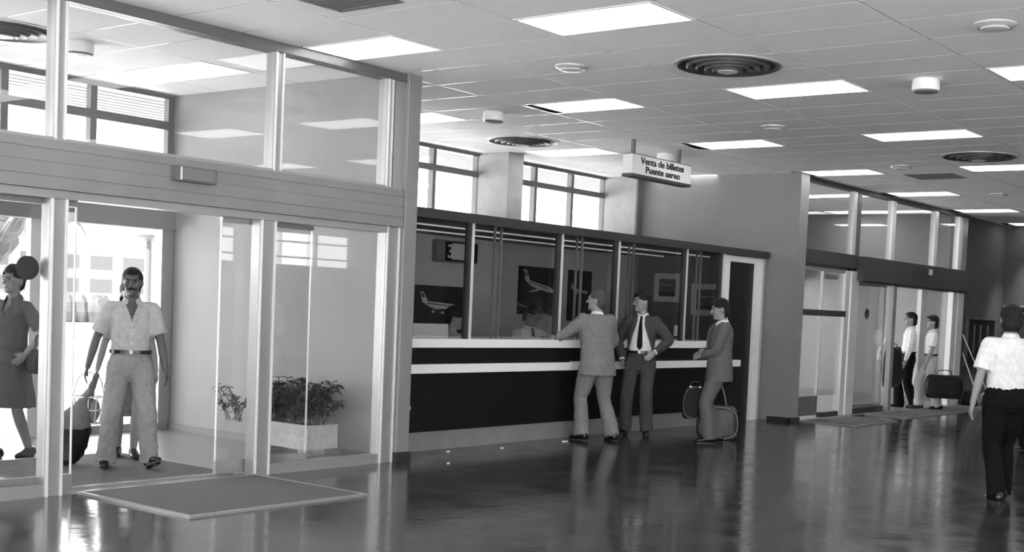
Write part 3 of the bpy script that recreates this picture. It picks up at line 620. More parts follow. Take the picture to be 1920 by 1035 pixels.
    if hair == 'bun': ell(bm, hd((0, -.01, 1.69)), (.092, .10, .09), HM); ell(bm, hd((0, -.09, 1.66)), (.05, .05, .05), HM)
    if hair == 'long': ell(bm, hd((0, -.02, 1.68)), (.098, .112, .095), HM); ell(bm, hd((0, -.055, 1.57)), (.095, .06, .11), HM)
    HI = HM.inverted(); hb = bd(hc-Z*.014)
    def hcut(p):
        q = HI@(p-hb)+hc
        if q.y > .040 and q.z < 1.702+(.0 if hair != 'balding' else .02)-(.035 if abs(q.x) > .055 else 0): return True
        if q.y > -.028 and q.z < 1.655: return True
        if q.z < (1.535 if hair != 'long' else 1.44): return True
        return False
    hm = remesh(bm, min(vox, .008), .010 if hair != 'short' else .005, 2, hcut, seed=len(label))
    put('hair', hm, hairm or HAIR)
    # ---- trousers / skirt / dress
    sh = V((0, 0, .0))
    if bottom == 'trousers':
        bm = bmesh.new()
        loft(bm, [(V((0, y, z-drop)), rx*g, ry*g, A, Bx) for z, y, rx, ry in ((.80, -.0, .13, .10), (.86, -.008, .172, .122), (.94, -.005, .168, .120), (1.0, 0, .152, .110), (1.04, 0, .147, .106))], 24)
        for h_, k_, a_, toe in ((hipR, kR, aR, toeR), (hipL, kL, aL, toeL)):
            f = V((math.sin(toe), math.cos(toe), 0))
            limb(bm, [h_+Z*.02, h_.lerp(k_, .5), k_, k_.lerp(a_, .5), a_+f*.012-Z*.035], [.097*g, .090*g, .080, .088*(flare/.1)**.7, flare*.92], rnd=False, sub=5, n=18)
        put('trousers', remesh(bm, .010, .017, 2, seed=len(label)+1), botm)
        if belt and (jacket is None or open_):
            bm = bmesh.new(); n = 32; rr = []
            for z, e in ((1.005, .012), (1.005, .016), (1.038, .016), (1.038, .012)): rr.append([bm.verts.new((( .150*g+e)*math.cos(2*math.pi*k/n), (.109*g+e)*math.sin(2*math.pi*k/n), z-drop)) for k in range(n)])
            rr.append(rr[0])
            for a, b in zip(rr, rr[1:]):
                for k in range(n): bm.faces.new((a[k], a[(k+1) % n], b[(k+1) % n], b[k]))
            bl = put('belt', bm, SHOE, root, 2); bm = boxes((-.014, .014, .109*g+.010, .109*g+.020, 1.006-drop, 1.038-drop)); put('buckle', bm, ALU, bl)
    else:
        bm = bmesh.new()
        loft(bm, [(V((0, 0, z)), rx*g, ry*g, A, Bx) for z, rx, ry in ((skirt_z, .235, .18), (.65, .21, .165), (.80, .185, .14), (.92, .172, .128), (1.02, .140, .105), (1.06, .135, .1))], 28)
        put('skirt', remesh(bm, .010, .012, 2, seed=3), botm)
    # ---- top
    TP = [(1.0, 0, .150, .112), (1.05, .004, .152, .118), (1.12, .006, .152, .120), (1.24, .002, .166, .122), (1.34, -.003, .172, .120), (1.40, -.008, .155, .102), (1.445, -.012, .10, .078), (1.475, -.012, .062, .058)]
    bm = bmesh.new(); torso(bm, TP, -.002, -.004)
    for C_, S_, e, w_ in ((CR, SR, eR, wR), (CL, SL, eL, wL)):
        if jacket is not None: pass
        elif sleeve == 'short': limb(bm, [C_, S_], [.052*g, .060*g]); limb(bm, [S_, S_.lerp(e, .35), S_.lerp(e, .80)], [.062*g, .066*g, .068*g], rnd=1)
        elif jacket is None: limb(bm, [C_, S_], [.052*g, .060*g]); limb(bm, [S_, S_.lerp(e, .5), e, e.lerp(w_, .5), e.lerp(w_, .98)], [.062*g, .060, .054, .048, .036], rnd=1)
    def vcut(p):
        if neck == 'v' and jacket is None:
            q = p-bd((0, 0, p.z+drop)) if False else p
            zz = p.z+drop; return p.y > -.0 and zz > 1.29 and abs(p.x-lean[0]*(zz-.92)) < (zz-1.29)*.34
        return False
    put('shirt', remesh(bm, .009, .007 if jacket is None else .003, 2, vcut, seed=len(label)+5), topm)
    # collar
    bm = bmesh.new(); n = 28
    for k in range(n):
        a0, a1 = [math.radians(90+(28 if neck == 'v' else 8)+i*(360-2*(28 if neck == 'v' else 8))/n) for i in (k, k+1)]
        q = []
        for a in (a0, a1):
            c_, s_ = math.cos(a), math.sin(a); fr = max(0, s_)
            for r, z in ((.060, 1.505-.03*fr), (.064, 1.505-.03*fr), (.082, 1.468-.035*fr), (.076, 1.462-.035*fr)): q.append(bm.verts.new(bd((c_*r, s_*r*(1+.15*fr)-.014, z))))
        for i in range(4): bm.faces.new((q[i], q[(i+1) % 4], q[4+(i+1) % 4], q[4+i]))
    bmesh.ops.remove_doubles(bm, verts=bm.verts, dist=.0005); put('collar', bm, collar or topm, root, 2)
    if neck == 'v' and jacket is None and not female:
        for z in (1.26, 1.18, 1.10): bm = bmesh.new(); ell(bm, bd((0, .119*g, z)), (.006, .004, .006), None, 8, 6); put('button', bm, WHITE, root)
    if epaul:
        for S_ in (SR, SL): bm = bmesh.new(); ell(bm, S_+V((-.02*math.copysign(1, S_.x), 0, .058*g)), (.05, .025, .008)); put('epaulette', bm, cloth('epaulette', .25), root, 1)
    if top == 'shirt' and neck == 'v' and jacket is None and not female:
        bm = boxes((-.11*g, -.045, .112*g, .121*g, 1.235, 1.32)); put('pocket', bm, topm, root)
    if tie is not None:
        bm = bmesh.new(); yy = .122 if jacket is None else .120
        pts = [(-.016, 1.462), (.016, 1.462), (.013, 1.435), (.034, 1.10), (0, 1.055), (-.034, 1.10), (-.013, 1.435)]
        rows_ = [(1.462, .018, .055), (1.44, .014, .075), (1.40, .016, .102), (1.33, .022, .120), (1.24, .028, .126), (1.12, .034, .126), (1.085, .032, .124), (1.05, .003, .122)]
        pr_ = None
        for z, w_, y in rows_:
            q = [bm.verts.new(bd((sx*w_, y*g+.001+dy, z))) for sx, dy in ((-1, 0), (1, 0), (1, .006), (-1, .006))]
            if pr_:
                for i in range(4): bm.faces.new((pr_[i], pr_[(i+1) % 4], q[(i+1) % 4], q[i]))
            else: bm.faces.new(q)
            pr_ = q
        bm.faces.new(pr_[::-1]); put('tie', bm, tie, root, 2)
    if jacket is not None:
        bm = bmesh.new()
        JP = [(.76, 0, .200, .150), (.86, 0, .194, .145), (.96, 0, .182, .138), (1.06, .004, .172, .134), (1.14, .004, .170, .134), (1.25, 0, .184, .136), (1.34, -.004, .188, .132), (1.40, -.01, .170, .112), (1.45, -.014, .112, .086), (1.478, -.016, .076, .068)]
        loft(bm, [(bd((0, y, z)) if z > .92 else V((0, y, z-drop)), rx*g, ry*g, A, Bx) for z, y, rx, ry in JP], 28)
        for C_, S_, e, w_ in ((CR, SR, eR, wR), (CL, SL, eL, wL)): limb(bm, [C_, S_], [.052*g, .060*g]); limb(bm, [S_, S_.lerp(e, .5), e, e.lerp(w_, .5), e.lerp(w_, .97)], [.072*g, .070, .062, .057, .048], rnd=1, sub=5)
        def jcut(p):
            zz = p.z+drop; xx = abs(p.x-lean[0]*max(0, zz-.92))
            if p.y < .02: return False
            if open_: lim = min(.17, .045+.30*(1.40-zz)) if zz < 1.40 else .05
            else: lim = max(0, (zz-1.12))*.26
            return xx < lim
        jm = remesh(bm, .010, .013, 2, jcut, seed=len(label)+9); jo = put('jacket', jm, jacket)
        md = jo.modifiers.new('thick', 'SOLIDIFY'); md.thickness = .006; md.offset = -1
        for sx in (-1, 1):
            bm = bmesh.new()
            P0 = [(sx*.045, .066, 1.470), (sx*.098, .112, 1.40), (sx*.105, .130, 1.33), (sx*(.035+open_*.09), .145-.02*open_, 1.14), (sx*(.03+open_*.02), .122, 1.35)]
            vs = [bd((a*g, b*g, z)) for a, b, z in P0]; poly(bm, vs, (0, .006, 0)); put('lapel', bm, jacket, root)
        for w_, e in ((wR, eR), (wL, eL)): bm = bmesh.new(); limb(bm, [e.lerp(w_, .95), e.lerp(w_, 1.03)], [.036, .035], rnd=False, sub=1); put('shirt_cuff', bm, collar or topm, root, 2)
    # ---- shoes
    for a_, toe, pt in ((aR, toeR, pitchR), (aL, toeL, pitchL)):
        bm = bmesh.new(); R_ = Matrix.Rotation(-toe, 3, 'Z')@Matrix.Rotation(pt, 3, 'X'); o_ = a_-Z*.085
        def T(p): return a_+R_@(V(p)-V((0, 0, .085)))
        secs = [(-.075, .030, .045, .035), (-.06, .036, .04, .045), (0, .038, .038, .05), (.06, .044, .032, .038), (.12, .046, .026, .026), (.165, .036, .02, .02), (.19, .014, .014, .012)]
        loft(bm, [(T((0, y, zc)), w_, hh, R_@A, R_@Z) for y, w_, zc, hh in [(a, b, c_*0+max(h1, .012)+.012, h1) for a, b, c_, h1 in secs]], 16)
        so2 = put('shoe', bm, shoem or SHOE, root, 1)
        bm = bmesh.new(); ring = [(math.cos(t_)*.046, .058+math.sin(t_)*.130) for t_ in [2*math.pi*k/20 for k in range(20)]]
        poly(bm, [T((a, b, 0)) for a, b in ring], R_@V((0, 0, .014))); put('sole', bm, RUBBER, so2)
    return root
def face(dx, dy): return math.atan2(-dx, dy)
GS = cloth('light_grey_suit', .19); DS = cloth('dark_grey_suit', .065); MS = cloth('mid_grey_suit', .12); WS = cloth('white_shirt_cotton', .72); LS = cloth('pale_shirt_cotton', .40); LT = cloth('pale_trouser_cloth', .24)
BT = cloth('black_trouser_cloth', .006); TIE = cloth('dark_tie_silk', .01); DR = cloth('grey_dress_cloth', .10)
person('man with moustache and pale short-sleeved shirt walking in through the near doorway', (-.33, 5.54, .018), face(-.52, -.83), 1.635, .0065, handR=(.36, -.03, .84), handL=(-.30, .12, .83), poleR=(.6, -.6, 0), poleL=(-.5, -1, 0),
       footR=(.185, -.05, 0), footL=(-.175, .10, .015), toeR=.15, toeL=-.35, pitchL=.35, mustache=True, skin=SKIND, topm=LS, botm=LT, flare=.092, girth=1.10, hpitch=-.12, hyaw=-.1, lean=(0, .04))
person('woman in skirt mostly hidden behind the man with the moustache', (.04, 6.12, .018), face(-.5, -.8), 1.53, .009, topm=cloth('pale_blouse', .35), bottom='skirt', botm=cloth('print_skirt', .16), female=True, hair='long', footR=(.08, -.1, 0), footL=(-.06, .08, 0), skirt_z=.42, handR=(.33, .04, .72))
person('woman in a grey dress with a handbag behind the leftmost glass', (-.72, 6.66, 0), face(-.85, -.3), 1.62, .008, topm=DR, bottom='skirt', botm=DR, female=True, hair='bun', footR=(.06, .12, 0), footL=(-.07, -.16, 0), skirt_z=.48, handL=(-.24, .10, .98), handR=(.22, .05, .84))
person('grey-haired man in a light grey suit seen from behind, leaning on the counter', (5.16, 4.78, 0), face(.38, .93), 1.70, .009, handL=(-.58, .30, 1.13), handR=(.17, .34, 1.13), palmL=(0, 0, -1), palmR=(0, 0, -1), poleL=(0, -.1, -1), poleR=(.8, -.3, -1), curl=.15, footR=(.19, -.10, 0), footL=(-.17, .0, 0), toeL=-.3,
       lean=(-.02, .10), hyaw=.75, hair='short', hairm=GHAIR, topm=WS, jacket=GS, botm=GS, flare=.10, girth=1.2, neck='closed')
person('man in an open dark jacket, white shirt and dark tie, hand on hip', (6.06, 4.80, 0), face(-.87, -.42), 1.71, .008, handL=(-.19, .12, 1.03), poleL=(-1, -.5, 0), handR=(.22, .05, .93), poleR=(.8, -.8, 0), palmL=(.6, -.4, -.3), curl=.25, footR=(.15, .03, 0), footL=(-.12, .05, 0), hyaw=-1.0, hpitch=-.05,
       hair='full', topm=WS, tie=TIE, jacket=DS, open_=1.0, botm=DS, flare=.088, neck='closed')
person('man in a mid grey suit in profile, hands folded, beside the travel bag', (6.21, 3.80, 0), face(-.62, .74), 1.66, .009, handR=(.00, .22, 1.10), handL=(.02, .24, 1.06), palmR=(0, -1, 0), palmL=(0, -1, 0), poleR=(1, -.6, -.5), poleL=(-1, -.6, -.5), footR=(.09, -.03, 0), footL=(-.09, .08, 0), hpitch=-.2,
       hair='full', topm=WS, jacket=MS, botm=MS, flare=.10, girth=1.12, neck='closed')
person('man in white short-sleeved shirt and black trousers walking away at right', (4.40, -.08, 0), face(.80, .60), 1.67, .0065, handL=(-.30, .02, .82), handR=(.30, .06, .84), footR=(.05, .10, 0), footL=(-.07, -.12, 0), topm=WS, botm=BT, flare=.088, girth=1.2, belt=False, hair='full', epaul=True, hyaw=-.15, neck='closed')
person('person in a white long-sleeved blouse and dark trousers in the far doorway', (14.62, 4.90, 0), face(-.60, .80), 1.66, .010, topm=WS, sleeve='long', botm=BT, hair='full', flare=.11, fingers=False, handR=(.2, .12, .82), handL=(-.2, .12, .82), footR=(.06, .1, 0), footL=(-.08, -.15, 0), female=True, neck='closed')
person('man in a white short-sleeved shirt carrying a big dark bag in the far doorway', (14.60, 4.50, .018), face(-.60, .80), 1.60, .010, topm=WS, botm=cloth('far_pale_trousers', .4), hair='full', flare=.10, fingers=False, handR=(.30, .02, .80), handL=(-.25, .16, .82), footR=(.08, .14, 0), footL=(-.08, -.18, 0), neck='closed')
person('seated clerk with spectacles, pale shirt and dark tie behind the counter', (5.32, 5.98, 0), face(-.25, -.97), 1.70, .009, drop=.20, topm=WS, sleeve='long', tie=TIE, botm=DS, glasses=True, hair='full', hyaw=.35, hpitch=-.45, lean=(0, .12), handR=(.16, .42, 1.14), handL=(-.16, .42, 1.14), palmR=(0, 0, -1), palmL=(0, 0, -1), poleR=(1, -.3, -.6), poleL=(-1, -.3, -.6), footR=(.12, .22, 0), footL=(-.12, .22, 0), neck='closed')
person('dark-haired clerk seated low behind the pale board on the counter', (3.88, 5.85, 0), face(.15, -1), 1.66, .009, drop=.24, topm=cloth('clerk_blouse', .3), sleeve='long', botm=DS, hair='long', female=True, hyaw=.5, hpitch=-.3, handR=(.16, .30, 1.0), handL=(-.16, .30, 1.0), footR=(.12, .22, 0), footL=(-.12, .22, 0), neck='closed')
person('person farther off, almost hidden behind the head of the white-shirted man', (9.1, 1.05, 0), face(-.7, .4), 1.60, .010, topm=cloth('far_dark_top', .05), botm=BT, fingers=False, hair='full', neck='closed')
# stools under the two clerks
for l, x, y in (('round black stool under the clerk with spectacles', 5.32, 6.02), ('round black stool under the dark-haired clerk', 3.88, 5.89)):
    t = thing('office_stool', l, 'stool', (x, y, 0), absolute=False)
    bm = bmesh.new(); lathe(bm, (0, 0, 0), [(.17, .50), (.18, .52), (.18, .56), (.16, .575)], 24); obj('seat', bm, RUBBER, t, smooth=2)
    bm = bmesh.new(); cyl(bm, (0, 0, .03), (0, 0, .50), .022); obj('column', bm, ALU, t, smooth=2)
    bm = bmesh.new(); lathe(bm, (0, 0, 0), [(.2, 0), (.2, .015), (.05, .035)], 24); obj('base', bm, ALU, t, smooth=2)
# ================================================================ LUGGAGE
def bag(name, label, cat, loc, rz, w_, d_, h_, m, taper=.8, handle=True, hh=.1, wr_=.008, vox=.009, trim=None, rot=None):
    t = thing(name, label, cat, loc, rz, absolute=False)
    bm = bmesh.new(); secs = []
    for k in range(9):
        f = k/8; e = 1-(abs(2*f-1)**6)*.18; sc = 1+(taper-1)*f
        secs.append((f*h_, w_/2*sc*e, d_/2*sc*e))
    rings = []
    n = 28
    for z, a, b in secs:
        r = []
        for k in range(n):
            c_, s_ = math.cos(2*math.pi*k/n), math.sin(2*math.pi*k/n); q = (abs(c_)**4+abs(s_)**4)**-.25
            r.append(bm.verts.new((a*c_*q, b*s_*q, z)))
        rings.append(r)
    for a, b in zip(rings, rings[1:]):
        for k in range(n): bm.faces.new((a[k], a[(k+1) % n], b[(k+1) % n], b[k]))
    bm.faces.new(rings[0][::-1]); bm.faces.new(rings[-1])
    obj('bag_body', remesh(bm, vox, wr_, 2, seed=len(label)), m, t)
    if handle:
        bm = bmesh.new(); limb(bm, [(-w_*.2, 0, h_-.01), (-w_*.17, 0, h_+hh), (w_*.17, 0, h_+hh), (w_*.2, 0, h_-.01)], [.008]*4, n=8, sub=5); obj('handle', bm, trim or SHOE, t, smooth=2)
    bm = bmesh.new()
    pts = [V((w_/2*.97*math.cos(a)*((abs(math.cos(a))**4+abs(math.sin(a))**4)**-.25), d_/2+.002, h_/2+h_/2*.95*math.sin(a)*((abs(math.cos(a))**4+abs(math.sin(a))**4)**-.25))) for a in [2*math.pi*k/24 for k in range(25)]]
    pts = [V((p.x*(1+(taper-1)*max(0, min(1, p.z/h_))), (d_/2-.004)*(1+(taper-1)*max(0, min(1, p.z/h_))), p.z)) for p in pts]
    limb(bm, pts, [.006]*25, n=6, sub=1, rnd=False)
    pts2 = [V((p.x, -p.y, p.z)) for p in pts]; limb(bm, pts2, [.006]*25, n=6, sub=1, rnd=False)
    obj('piping', bm, trim or SHOE, t, smooth=2)
    if rot: t.rotation_euler = rot
    return t
LEA = mat('brown_leather', .03, .35, var=.3, scale=8, bump=.3, bscale=90); DKB = mat('dark_bag_cloth', .008, .55, spec=.2, bump=.3, bscale=120)
face4 = face(.80, .60)
b1 = bag('travel_bag', 'soft leather travel bag with rounded corners on the floor behind the man in profile', 'bag', (6.60, 4.02, 0), math.radians(-52), .50, .20, .40, LEA, .92, False, .03, trim=ALUD)
bm = bmesh.new(); limb(bm, [(.10, 0, .40), (.06, -.02, .58), (-.02, -.05, .74)], [.008]*3, n=6, sub=3); obj('shoulder_strap', bm, ALU, b1, smooth=2)
bag('briefcase', 'dark leather briefcase with two bright clasps in front of the man in profile', 'bag', (6.13, 4.06, .26), math.radians(-52), .30, .10, .38, DKB, .86, True, .05)
tb_ = [o for o in C.objects if o.name.startswith('briefcase')][0]
for sx in (-.06, .05):
    bm = bmesh.new(); ell(bm, (sx, -.045, .375), (.018, .01, .01), None, 10, 6); obj('clasp_glint', bm, WHITE, tb_, smooth=1)  # clasps are coloured white to imitate glints on the bag
# duffel sack of walking man
dk = thing('duffel_sack', 'two-tone sack, pale top and dark bottom, hanging from the walking man\'s right hand', 'bag', (-.585, 5.92, .02), math.radians(-35), absolute=False)
bm = bmesh.new(); loft(bm, [(V((-.05, 0, .0)), .05, .05, V((1, 0, 0)), V((0, 1, 0))), (V((-.05, 0, .03)), .10, .09, V((1, 0, 0)), V((0, 1, 0))), (V((-.04, 0, .15)), .15, .12, V((1, 0, 0)), V((0, 1, 0))), (V((-.02, 0, .31)), .155, .12, V((1, 0, 0)), V((0, 1, 0)))], 20)
obj('sack_bottom', remesh(bm, .010, .015, 2, seed=2), DKB, dk)
bm = bmesh.new(); loft(bm, [(V((-.02, 0, .30)), .158, .122, V((1, 0, 0)), V((0, 1, 0))), (V((.0, 0, .40)), .13, .10, V((1, 0, 0)), V((0, 1, 0))), (V((.06, 0, .50)), .07, .06, V((1, 0, 0)), V((0, 1, 0))), (V((.13, -.02, .64)), .03, .03, V((1, 0, 0)), V((0, 1, 0))), (V((.17, -.04, .76)), .018, .018, V((1, 0, 0)), V((0, 1, 0)))], 20)
obj('sack_top', remesh(bm, .010, .015, 2, seed=4), cloth('sack_canvas', .16), dk)
# basket
bk = thing('shopping_basket', 'white wire-handled basket carried low behind the walking man', 'basket', (-.47, 5.90, .36), math.radians(-35), absolute=False)
bm = bmesh.new()
for i in range(12):
    a = 2*math.pi*i/12; limb(bm, [(.10*math.cos(a), .08*math.sin(a), 0), (.13*math.cos(a), .10*math.sin(a), .22)], [.004, .004], n=6, sub=1)
for z, r in ((0, .1), (.11, .115), (.22, .13)):
    limb(bm, [(r*math.cos(2*math.pi*k/20), r*.79*math.sin(2*math.pi*k/20), z) for k in range(21)], [.007]*21, n=6, sub=1, rnd=False)
obj('basket_frame', bm, WHITE, bk, smooth=2)
bm = bmesh.new(); limb(bm, [(-.12, 0, .22), (-.09, 0, .38), (0, 0, .43), (.09, 0, .38), (.12, 0, .22)], [.007]*5, n=8, sub=4); obj('handle', bm, WHITE, bk, smooth=2)
bm = bmesh.new(); ell(bm, (0, 0, .10), (.095, .075, .12)); obj('contents', remesh(bm, .01, .02, 1, seed=8), cloth('basket_goods', .3), bk)
bag('handbag', 'small dark handbag at the side of the woman in the grey dress', 'bag', (-.62, 6.42, .74), .4, .22, .09, .20, DKB, .85, True, .12)
bag('shoulder_bag', 'tall dark bag carried by the person in the white blouse', 'bag', (14.20, 5.02, .36), math.radians(-53), .34, .10, .70, DKB, .95, True, .05)
bag('holdall', 'large black holdall carried in front of the man in the far doorway', 'bag', (14.55, 4.22, .22), math.radians(-53), .66, .22, .40, DKB, .95, True, .08)
bag('bundle', 'small dark bundle on the floor at the right end of the far doorway', 'bag', (17.0, 4.62, 0), .3, .4, .3, .24, DKB, .6, False)
bm = bmesh.new(); ell(bm, (17.55, 4.50, .11), (.14, .12, .11)); tag(obj('parcel', remesh(bm, .012, .02, 2, seed=5), cloth('parcel_paper', .5)), 'pale round parcel on the floor by the dark bundle', 'parcel')
bm = bmesh.new(); limb(bm, [(14.02, 5.18, .86), (14.05, 5.16, 1.0), (14.1, 5.12, 1.18)], [.07, .06, .02], n=10); tag(obj('folded_cloth', remesh(bm, .012, .03, 1, seed=6), WS), 'white cloth held over the arm of the person in the white blouse', 'cloth')
# ================================================================ PLANTER
pl = thing('plant_trough', 'long rough concrete plant trough against the near vestibule wall', 'planter', (1.5, 5.67, 0))
bm = boxes((1.36, 1.70, 5.29, 6.05, .075, .10), (1.34, 1.375, 5.27, 6.07, .075, .30), (1.685, 1.715, 5.27, 6.07, .075, .30), (1.375, 1.685, 5.27, 5.305, .075, .30), (1.375, 1.685, 6.035, 6.07, .075, .30))
CON = mat('rough_concrete', .5, .9, var=.15, scale=20, bump=.8, bscale=80)
obj('trough', bm, CON, pl); obj('soil', boxes((1.375, 1.685, 5.305, 6.035, .10, .27)), mat('soil', .03, .9, var=.4, scale=30), pl)
for y in (5.42, 5.92): obj('foot', boxes((1.40, 1.66, y-.04, y+.04, 0, .075)), CON, pl)
LEAFM = mat('leaf_green', .05, .45, var=.6, scale=10)
lm = bpy.data.meshes.new('leaf'); lb = bmesh.new()
pts = [(0, 0), (.25, .13), (.5, .19), (.75, .13), (1, 0), (.75, -.13), (.5, -.19), (.25, -.13)]
vs = [lb.verts.new((a, b, -.25*(a-.4)**2+abs(b)*.4)) for a, b in pts]; mid = [lb.verts.new((a, 0, -.25*(a-.4)**2)) for a in (.25, .5, .75)]
for f in ((0, 1, 8), (1, 2, 9, 8), (2, 3, 10, 9), (3, 4, 10), (4, 5, 10), (5, 6, 9, 10), (6, 7, 8, 9), (7, 0, 8)):
    lb.faces.new([(vs+mid)[i] for i in f])
lb.to_mesh(lm); lb.free(); lm.materials.append(LEAFM)
rnd = random.Random(3)
def shrub(name, label, base, n_st, n_lf, hgt, spread, leafs, maxparts=300):
    t = thing(name, label, 'plant', base); st = bmesh.new(); stuff = bmesh.new(); cnt = 0
    for i in range(n_st):
        a = rnd.uniform(0, 6.28); by = rnd.uniform(-spread[1]*.6, spread[1]*.6); b0 = V(base)+V((rnd.uniform(-.06, .06), by, 0))
        tip = b0+V((math.cos(a)*spread[0]*rnd.uniform(.3, 1), math.sin(a)*spread[1]*.45*rnd.uniform(.3, 1), hgt*rnd.uniform(.55, 1)))
        if tip.x > 1.66: tip.x = 1.66-rnd.uniform(0, .1)
        mid_ = b0.lerp(tip, .5)+V((0, 0, hgt*.15)); limb(st, [b0, mid_, tip], [.006, .0045, .003], n=5, sub=3)
        for q in range(n_lf):
            f = rnd.uniform(.25, 1.0); p = (b0.lerp(mid_, f*2) if f < .5 else mid_.lerp(tip, f*2-1))
            L = leafs*rnd.uniform(.7, 1.3); R_ = Matrix.Rotation(rnd.uniform(0, 6.28), 4, 'Z')@Matrix.Rotation(rnd.uniform(-.5, .9), 4, 'Y')@Matrix.Rotation(rnd.uniform(-.6, .6), 4, 'X')
            M4 = Matrix.Translation(p)@R_@Matrix.Scale(L, 4)
            if (M4@V((1, 0, 0))).x > 1.72: continue
            cnt += 1
            if cnt <= maxparts:
                o = bpy.data.objects.new('leaf', lm); C.objects.link(o); o.parent = t; o.matrix_parent_inverse = Matrix.Translation(t.location).inverted(); o.matrix_basis = M4
            else:
                v_ = [stuff.verts.new(M4@v.co) for v in lm.vertices]
                for pf in lm.polygons: stuff.faces.new([v_[k] for k in pf.vertices])
    obj('stems', st, mat('stem', .08, .8), t)
    if cnt > maxparts: obj('foliage', stuff, LEAFM, t)['kind'] = 'stuff'
    else: stuff.free()
shrub('leafy_shrub', 'bushy dark leafy plant growing in the concrete trough', (1.52, 5.66, .27), 60, 20, .46, (.22, .62), .085)
shrub('trailing_plant', 'thin leafy plant spilling over the far end of the concrete trough', (1.50, 6.12, .24), 22, 14, .34, (.16, .8), .06)
# ================================================================ SMALL THINGS
ash = thing('ash_stand', 'white bowl-topped stand half hidden by the grey pier', 'ashtray', (2.25, 5.0, 0), absolute=False)
bm = bmesh.new(); lathe(bm, (0, 0, 0), [(.04, .38), (.085, .40), (.105, .46), (.10, .475), (.085, .465)], 24); obj('bowl', bm, WHITE, ash, smooth=2)
bm = bmesh.new(); cyl(bm, (0, 0, .02), (0, 0, .39), .018); obj('stem', bm, ALU, ash, smooth=2)
bm = bmesh.new(); lathe(bm, (0, 0, 0), [(.10, 0), (.10, .012), (.03, .03)], 24); obj('base', bm, ALU, ash, smooth=2)
bm = bmesh.new(); limb(bm, [(.05, .0, .46), (.065, .0, .53)], [.012, .016], n=8); obj('cup', bm, WHITE, ash, smooth=1)
for i, (u_, x, y, sc, l) in enumerate([(0, 2.88, 4.93, .03, 'tiny scrap of white paper on the floor near the pier'), (0, 3.6, 4.83, .035, 'tiny pale scrap on the floor below the counter, second from the pier'), (0, 4.7, 4.85, .05, 'flat pale scrap on the floor left of the grey-suited man\'s shoes'), (0, 2.2, 4.3, .018, 'very small white crumb on the floor in front of the pier'), (0, 1.05, -1.2, .06, 'pale smear of paper on the floor at the bottom right')]):
    bm = bmesh.new(); n = 7; top = [bm.verts.new((sc*(.6+.5*rnd.random())*math.cos(2*math.pi*k/n), sc*.6*(.6+.5*rnd.random())*math.sin(2*math.pi*k/n), .004+rnd.random()*.008)) for k in range(n)]
    bot = [bm.verts.new((v.co.x*.9, v.co.y*.9, 0)) for v in top]; bm.faces.new(top); bm.faces.new(bot[::-1])
    for k in range(n): bm.faces.new((bot[k], bot[(k+1) % n], top[(k+1) % n], top[k]))
    o = obj('paper_scrap', bm, WHITE); o.location = (x, y, 0); tag(o, l, 'litter')
# far right wall items
dp = thing('display_panel', 'black framed display panel on the dark wall at right', 'display', (17.8, 4.8, .7))
obj('panel', boxes((17.25, 18.75, 4.80, 4.85, .72, 1.62)), BLACK, dp); obj('frame', boxes((17.2, 18.8, 4.79, 4.85, 1.60, 1.64), (18.75, 18.8, 4.79, 4.85, .7, 1.6), (17.2, 17.25, 4.79, 4.85, .7, 1.6)), ALUD, dp)
for x in (17.55, 17.9, 18.3): obj('hanging_strip', boxes((x, x+.03, 4.78, 4.80, .95+.1*(x-17.5), 1.5)), mat('strip_grey', .12, .3), dp)
pb = thing('wall_plate', 'long dark plate with pale border on the end wall', 'sign', (19.28, 4.4, 1.8))
obj('plate', boxes((19.27, 19.3, 3.9, 4.8, 1.80, 1.90)), BLACK, pb); obj('border', boxes((19.265, 19.3, 3.88, 4.82, 1.90, 1.925), (19.265, 19.3, 3.88, 4.82, 1.775, 1.80), (19.265, 19.3, 4.80, 4.82, 1.8, 1.9), (19.265, 19.3, 3.88, 3.90, 1.8, 1.9)), mat('plate_border', .3, .5), pb)
for l, p0, p1 in (('longer pale pole leaning on the dark wall', (17.5, 4.35, .02), (17.05, 4.83, 1.3)), ('short pale pole leaning beside the post of the far doorway', (17.25, 4.5, .02), (17.1, 4.83, .95))):
    bm = bmesh.new(); limb(bm, [p0, p1], [.012, .012], n=8, sub=1); tag(obj('leaning_pole', bm, ALUB, smooth=True), l, 'pole')
# downlight that grazes the end wall
ld = bpy.data.lights.new('spot', 'SPOT'); ls = bpy.data.objects.new('wall_washer', ld); C.objects.link(ls); ld.energy = 70; ld.spot_size = math.radians(70); ld.spot_blend = .8; ld.shadow_soft_size = .05
ls.location = (19.0, 4.1, H-.03)
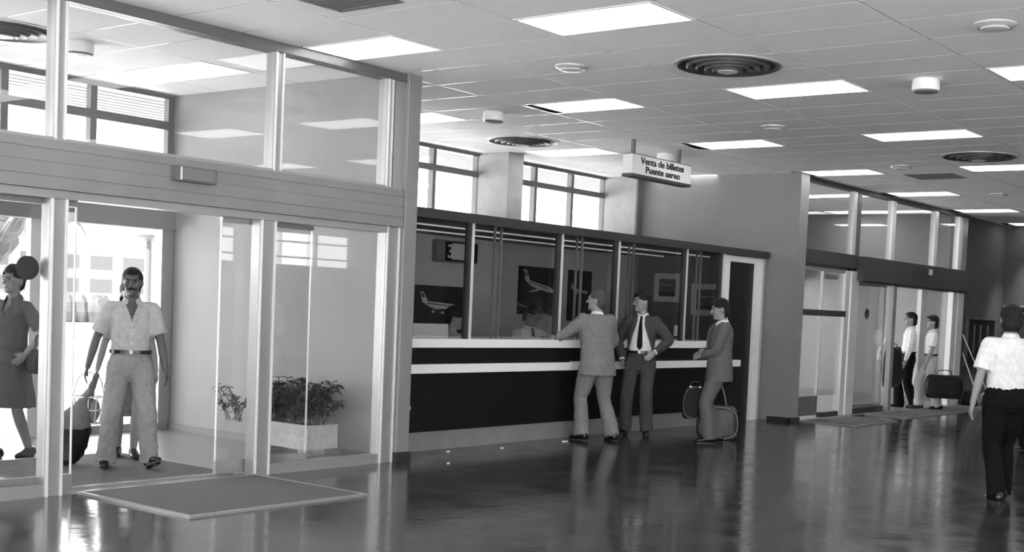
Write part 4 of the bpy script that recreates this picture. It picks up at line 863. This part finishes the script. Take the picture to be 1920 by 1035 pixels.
# ================================================================ OUTSIDE
lp = thing('lamp_post', 'grey post with a flat disc top standing outside, seen through the near doors', 'lamp post', (13.1, 25, -.02), absolute=False)
bm = bmesh.new(); cyl(bm, (0, 0, 0), (0, 0, 2.8), .085, .075); obj('post', bm, mat('post_grey', .02, .6), lp, smooth=2)
bm = bmesh.new(); lathe(bm, (0, 0, 0), [(.08, 2.72), (.30, 2.84), (.32, 2.90), (.1, 2.96)], 24); obj('disc_head', bm, mat('post_grey', .02, .6), lp, smooth=2)
PALE = mat('sunlit_foliage', .02, .8, var=.5, scale=2)
def tree(name, label, x, y, h_, r, kind, m=PALE):
    t = thing(name, label, 'tree', (x, y, -.02), absolute=False); k0 = rnd.uniform(0, 9)
    bm = bmesh.new(); limb(bm, [(0, 0, 0), (.1, 0, h_*.5), (0, 0, h_*.85)], [.16, .13, .1], n=8); obj('trunk', bm, mat('bark', .03, .9), t)
    bm = bmesh.new()
    if kind == 'palm':
        for i in range(18):
            a = 2*math.pi*i/18+k0; dr_ = rnd.uniform(.2, 1.2); P_ = [(0, 0, h_*.85), (math.cos(a)*r*.5, math.sin(a)*r*.5, h_*.85+.5-dr_*.3), (math.cos(a)*r, math.sin(a)*r, h_*.85-dr_)]
            limb(bm, P_, [.04, .16, .02], n=6, sub=4, sq=.25)
    else:
        for i in range(14): ell(bm, (rnd.uniform(-r, r)*.7, rnd.uniform(-r, r)*.7, h_*.75+rnd.uniform(-r, r)*.5), (r*rnd.uniform(.3, .55),)*3, None, 10, 7)
        for v in bm.verts: v.co += V((noise.noise(v.co*3), noise.noise(v.co*3+V((9, 0, 0))), noise.noise(v.co*3+V((0, 9, 0)))))*.25
    obj('crown', bm, m, t)
tree('palm_tree', 'pale palm tree outside behind the near doors', 14.3, 32, 4.4, 1.3, 'palm'); tree('palm_tree', 'palm tree outside seen through the leftmost glass', 9.6, 30, 4.2, 1.5, 'palm')
tree('broadleaf_tree', 'hazy tree outside left of the lamp post', 26, 60, 6.5, 2.6, 'b'); tree('broadleaf_tree', 'hazy tree outside beyond the first palm', 20, 58, 6.0, 2.4, 'b'); tree('broadleaf_tree', 'hazy tree outside at the left edge', 15.5, 52, 6.2, 2.6, 'b')
hd_ = thing('hedge', 'low pale hedge across the forecourt outside', 'hedge', (18, 44, -.02), absolute=False)
bm = bmesh.new()
for i in range(60): ell(bm, (-18+i*.6, rnd.uniform(-.3, .3), .45), (.5, .5, .55+rnd.uniform(0, .25)), None, 8, 6)
obj('foliage', bm, PALE, hd_)
bl_ = thing('office_block', 'long low pale building far outside with dark window strips', 'building', (30, 90, -.02), absolute=False)
obj('walls', boxes((-30, 30, 0, 8, 0, 4.6)), mat('pale_render', .12, .9), bl_)
for z in (1.0, 2.9):
    for i in range(20): obj('window', boxes((-29+i*3, -27+i*3, -.06, 0, z, z+1.1)), mat('far_window', .06, .95, spec=.1), bl_)
for o in C.objects:
    if '_abs' in o: del o['_abs']
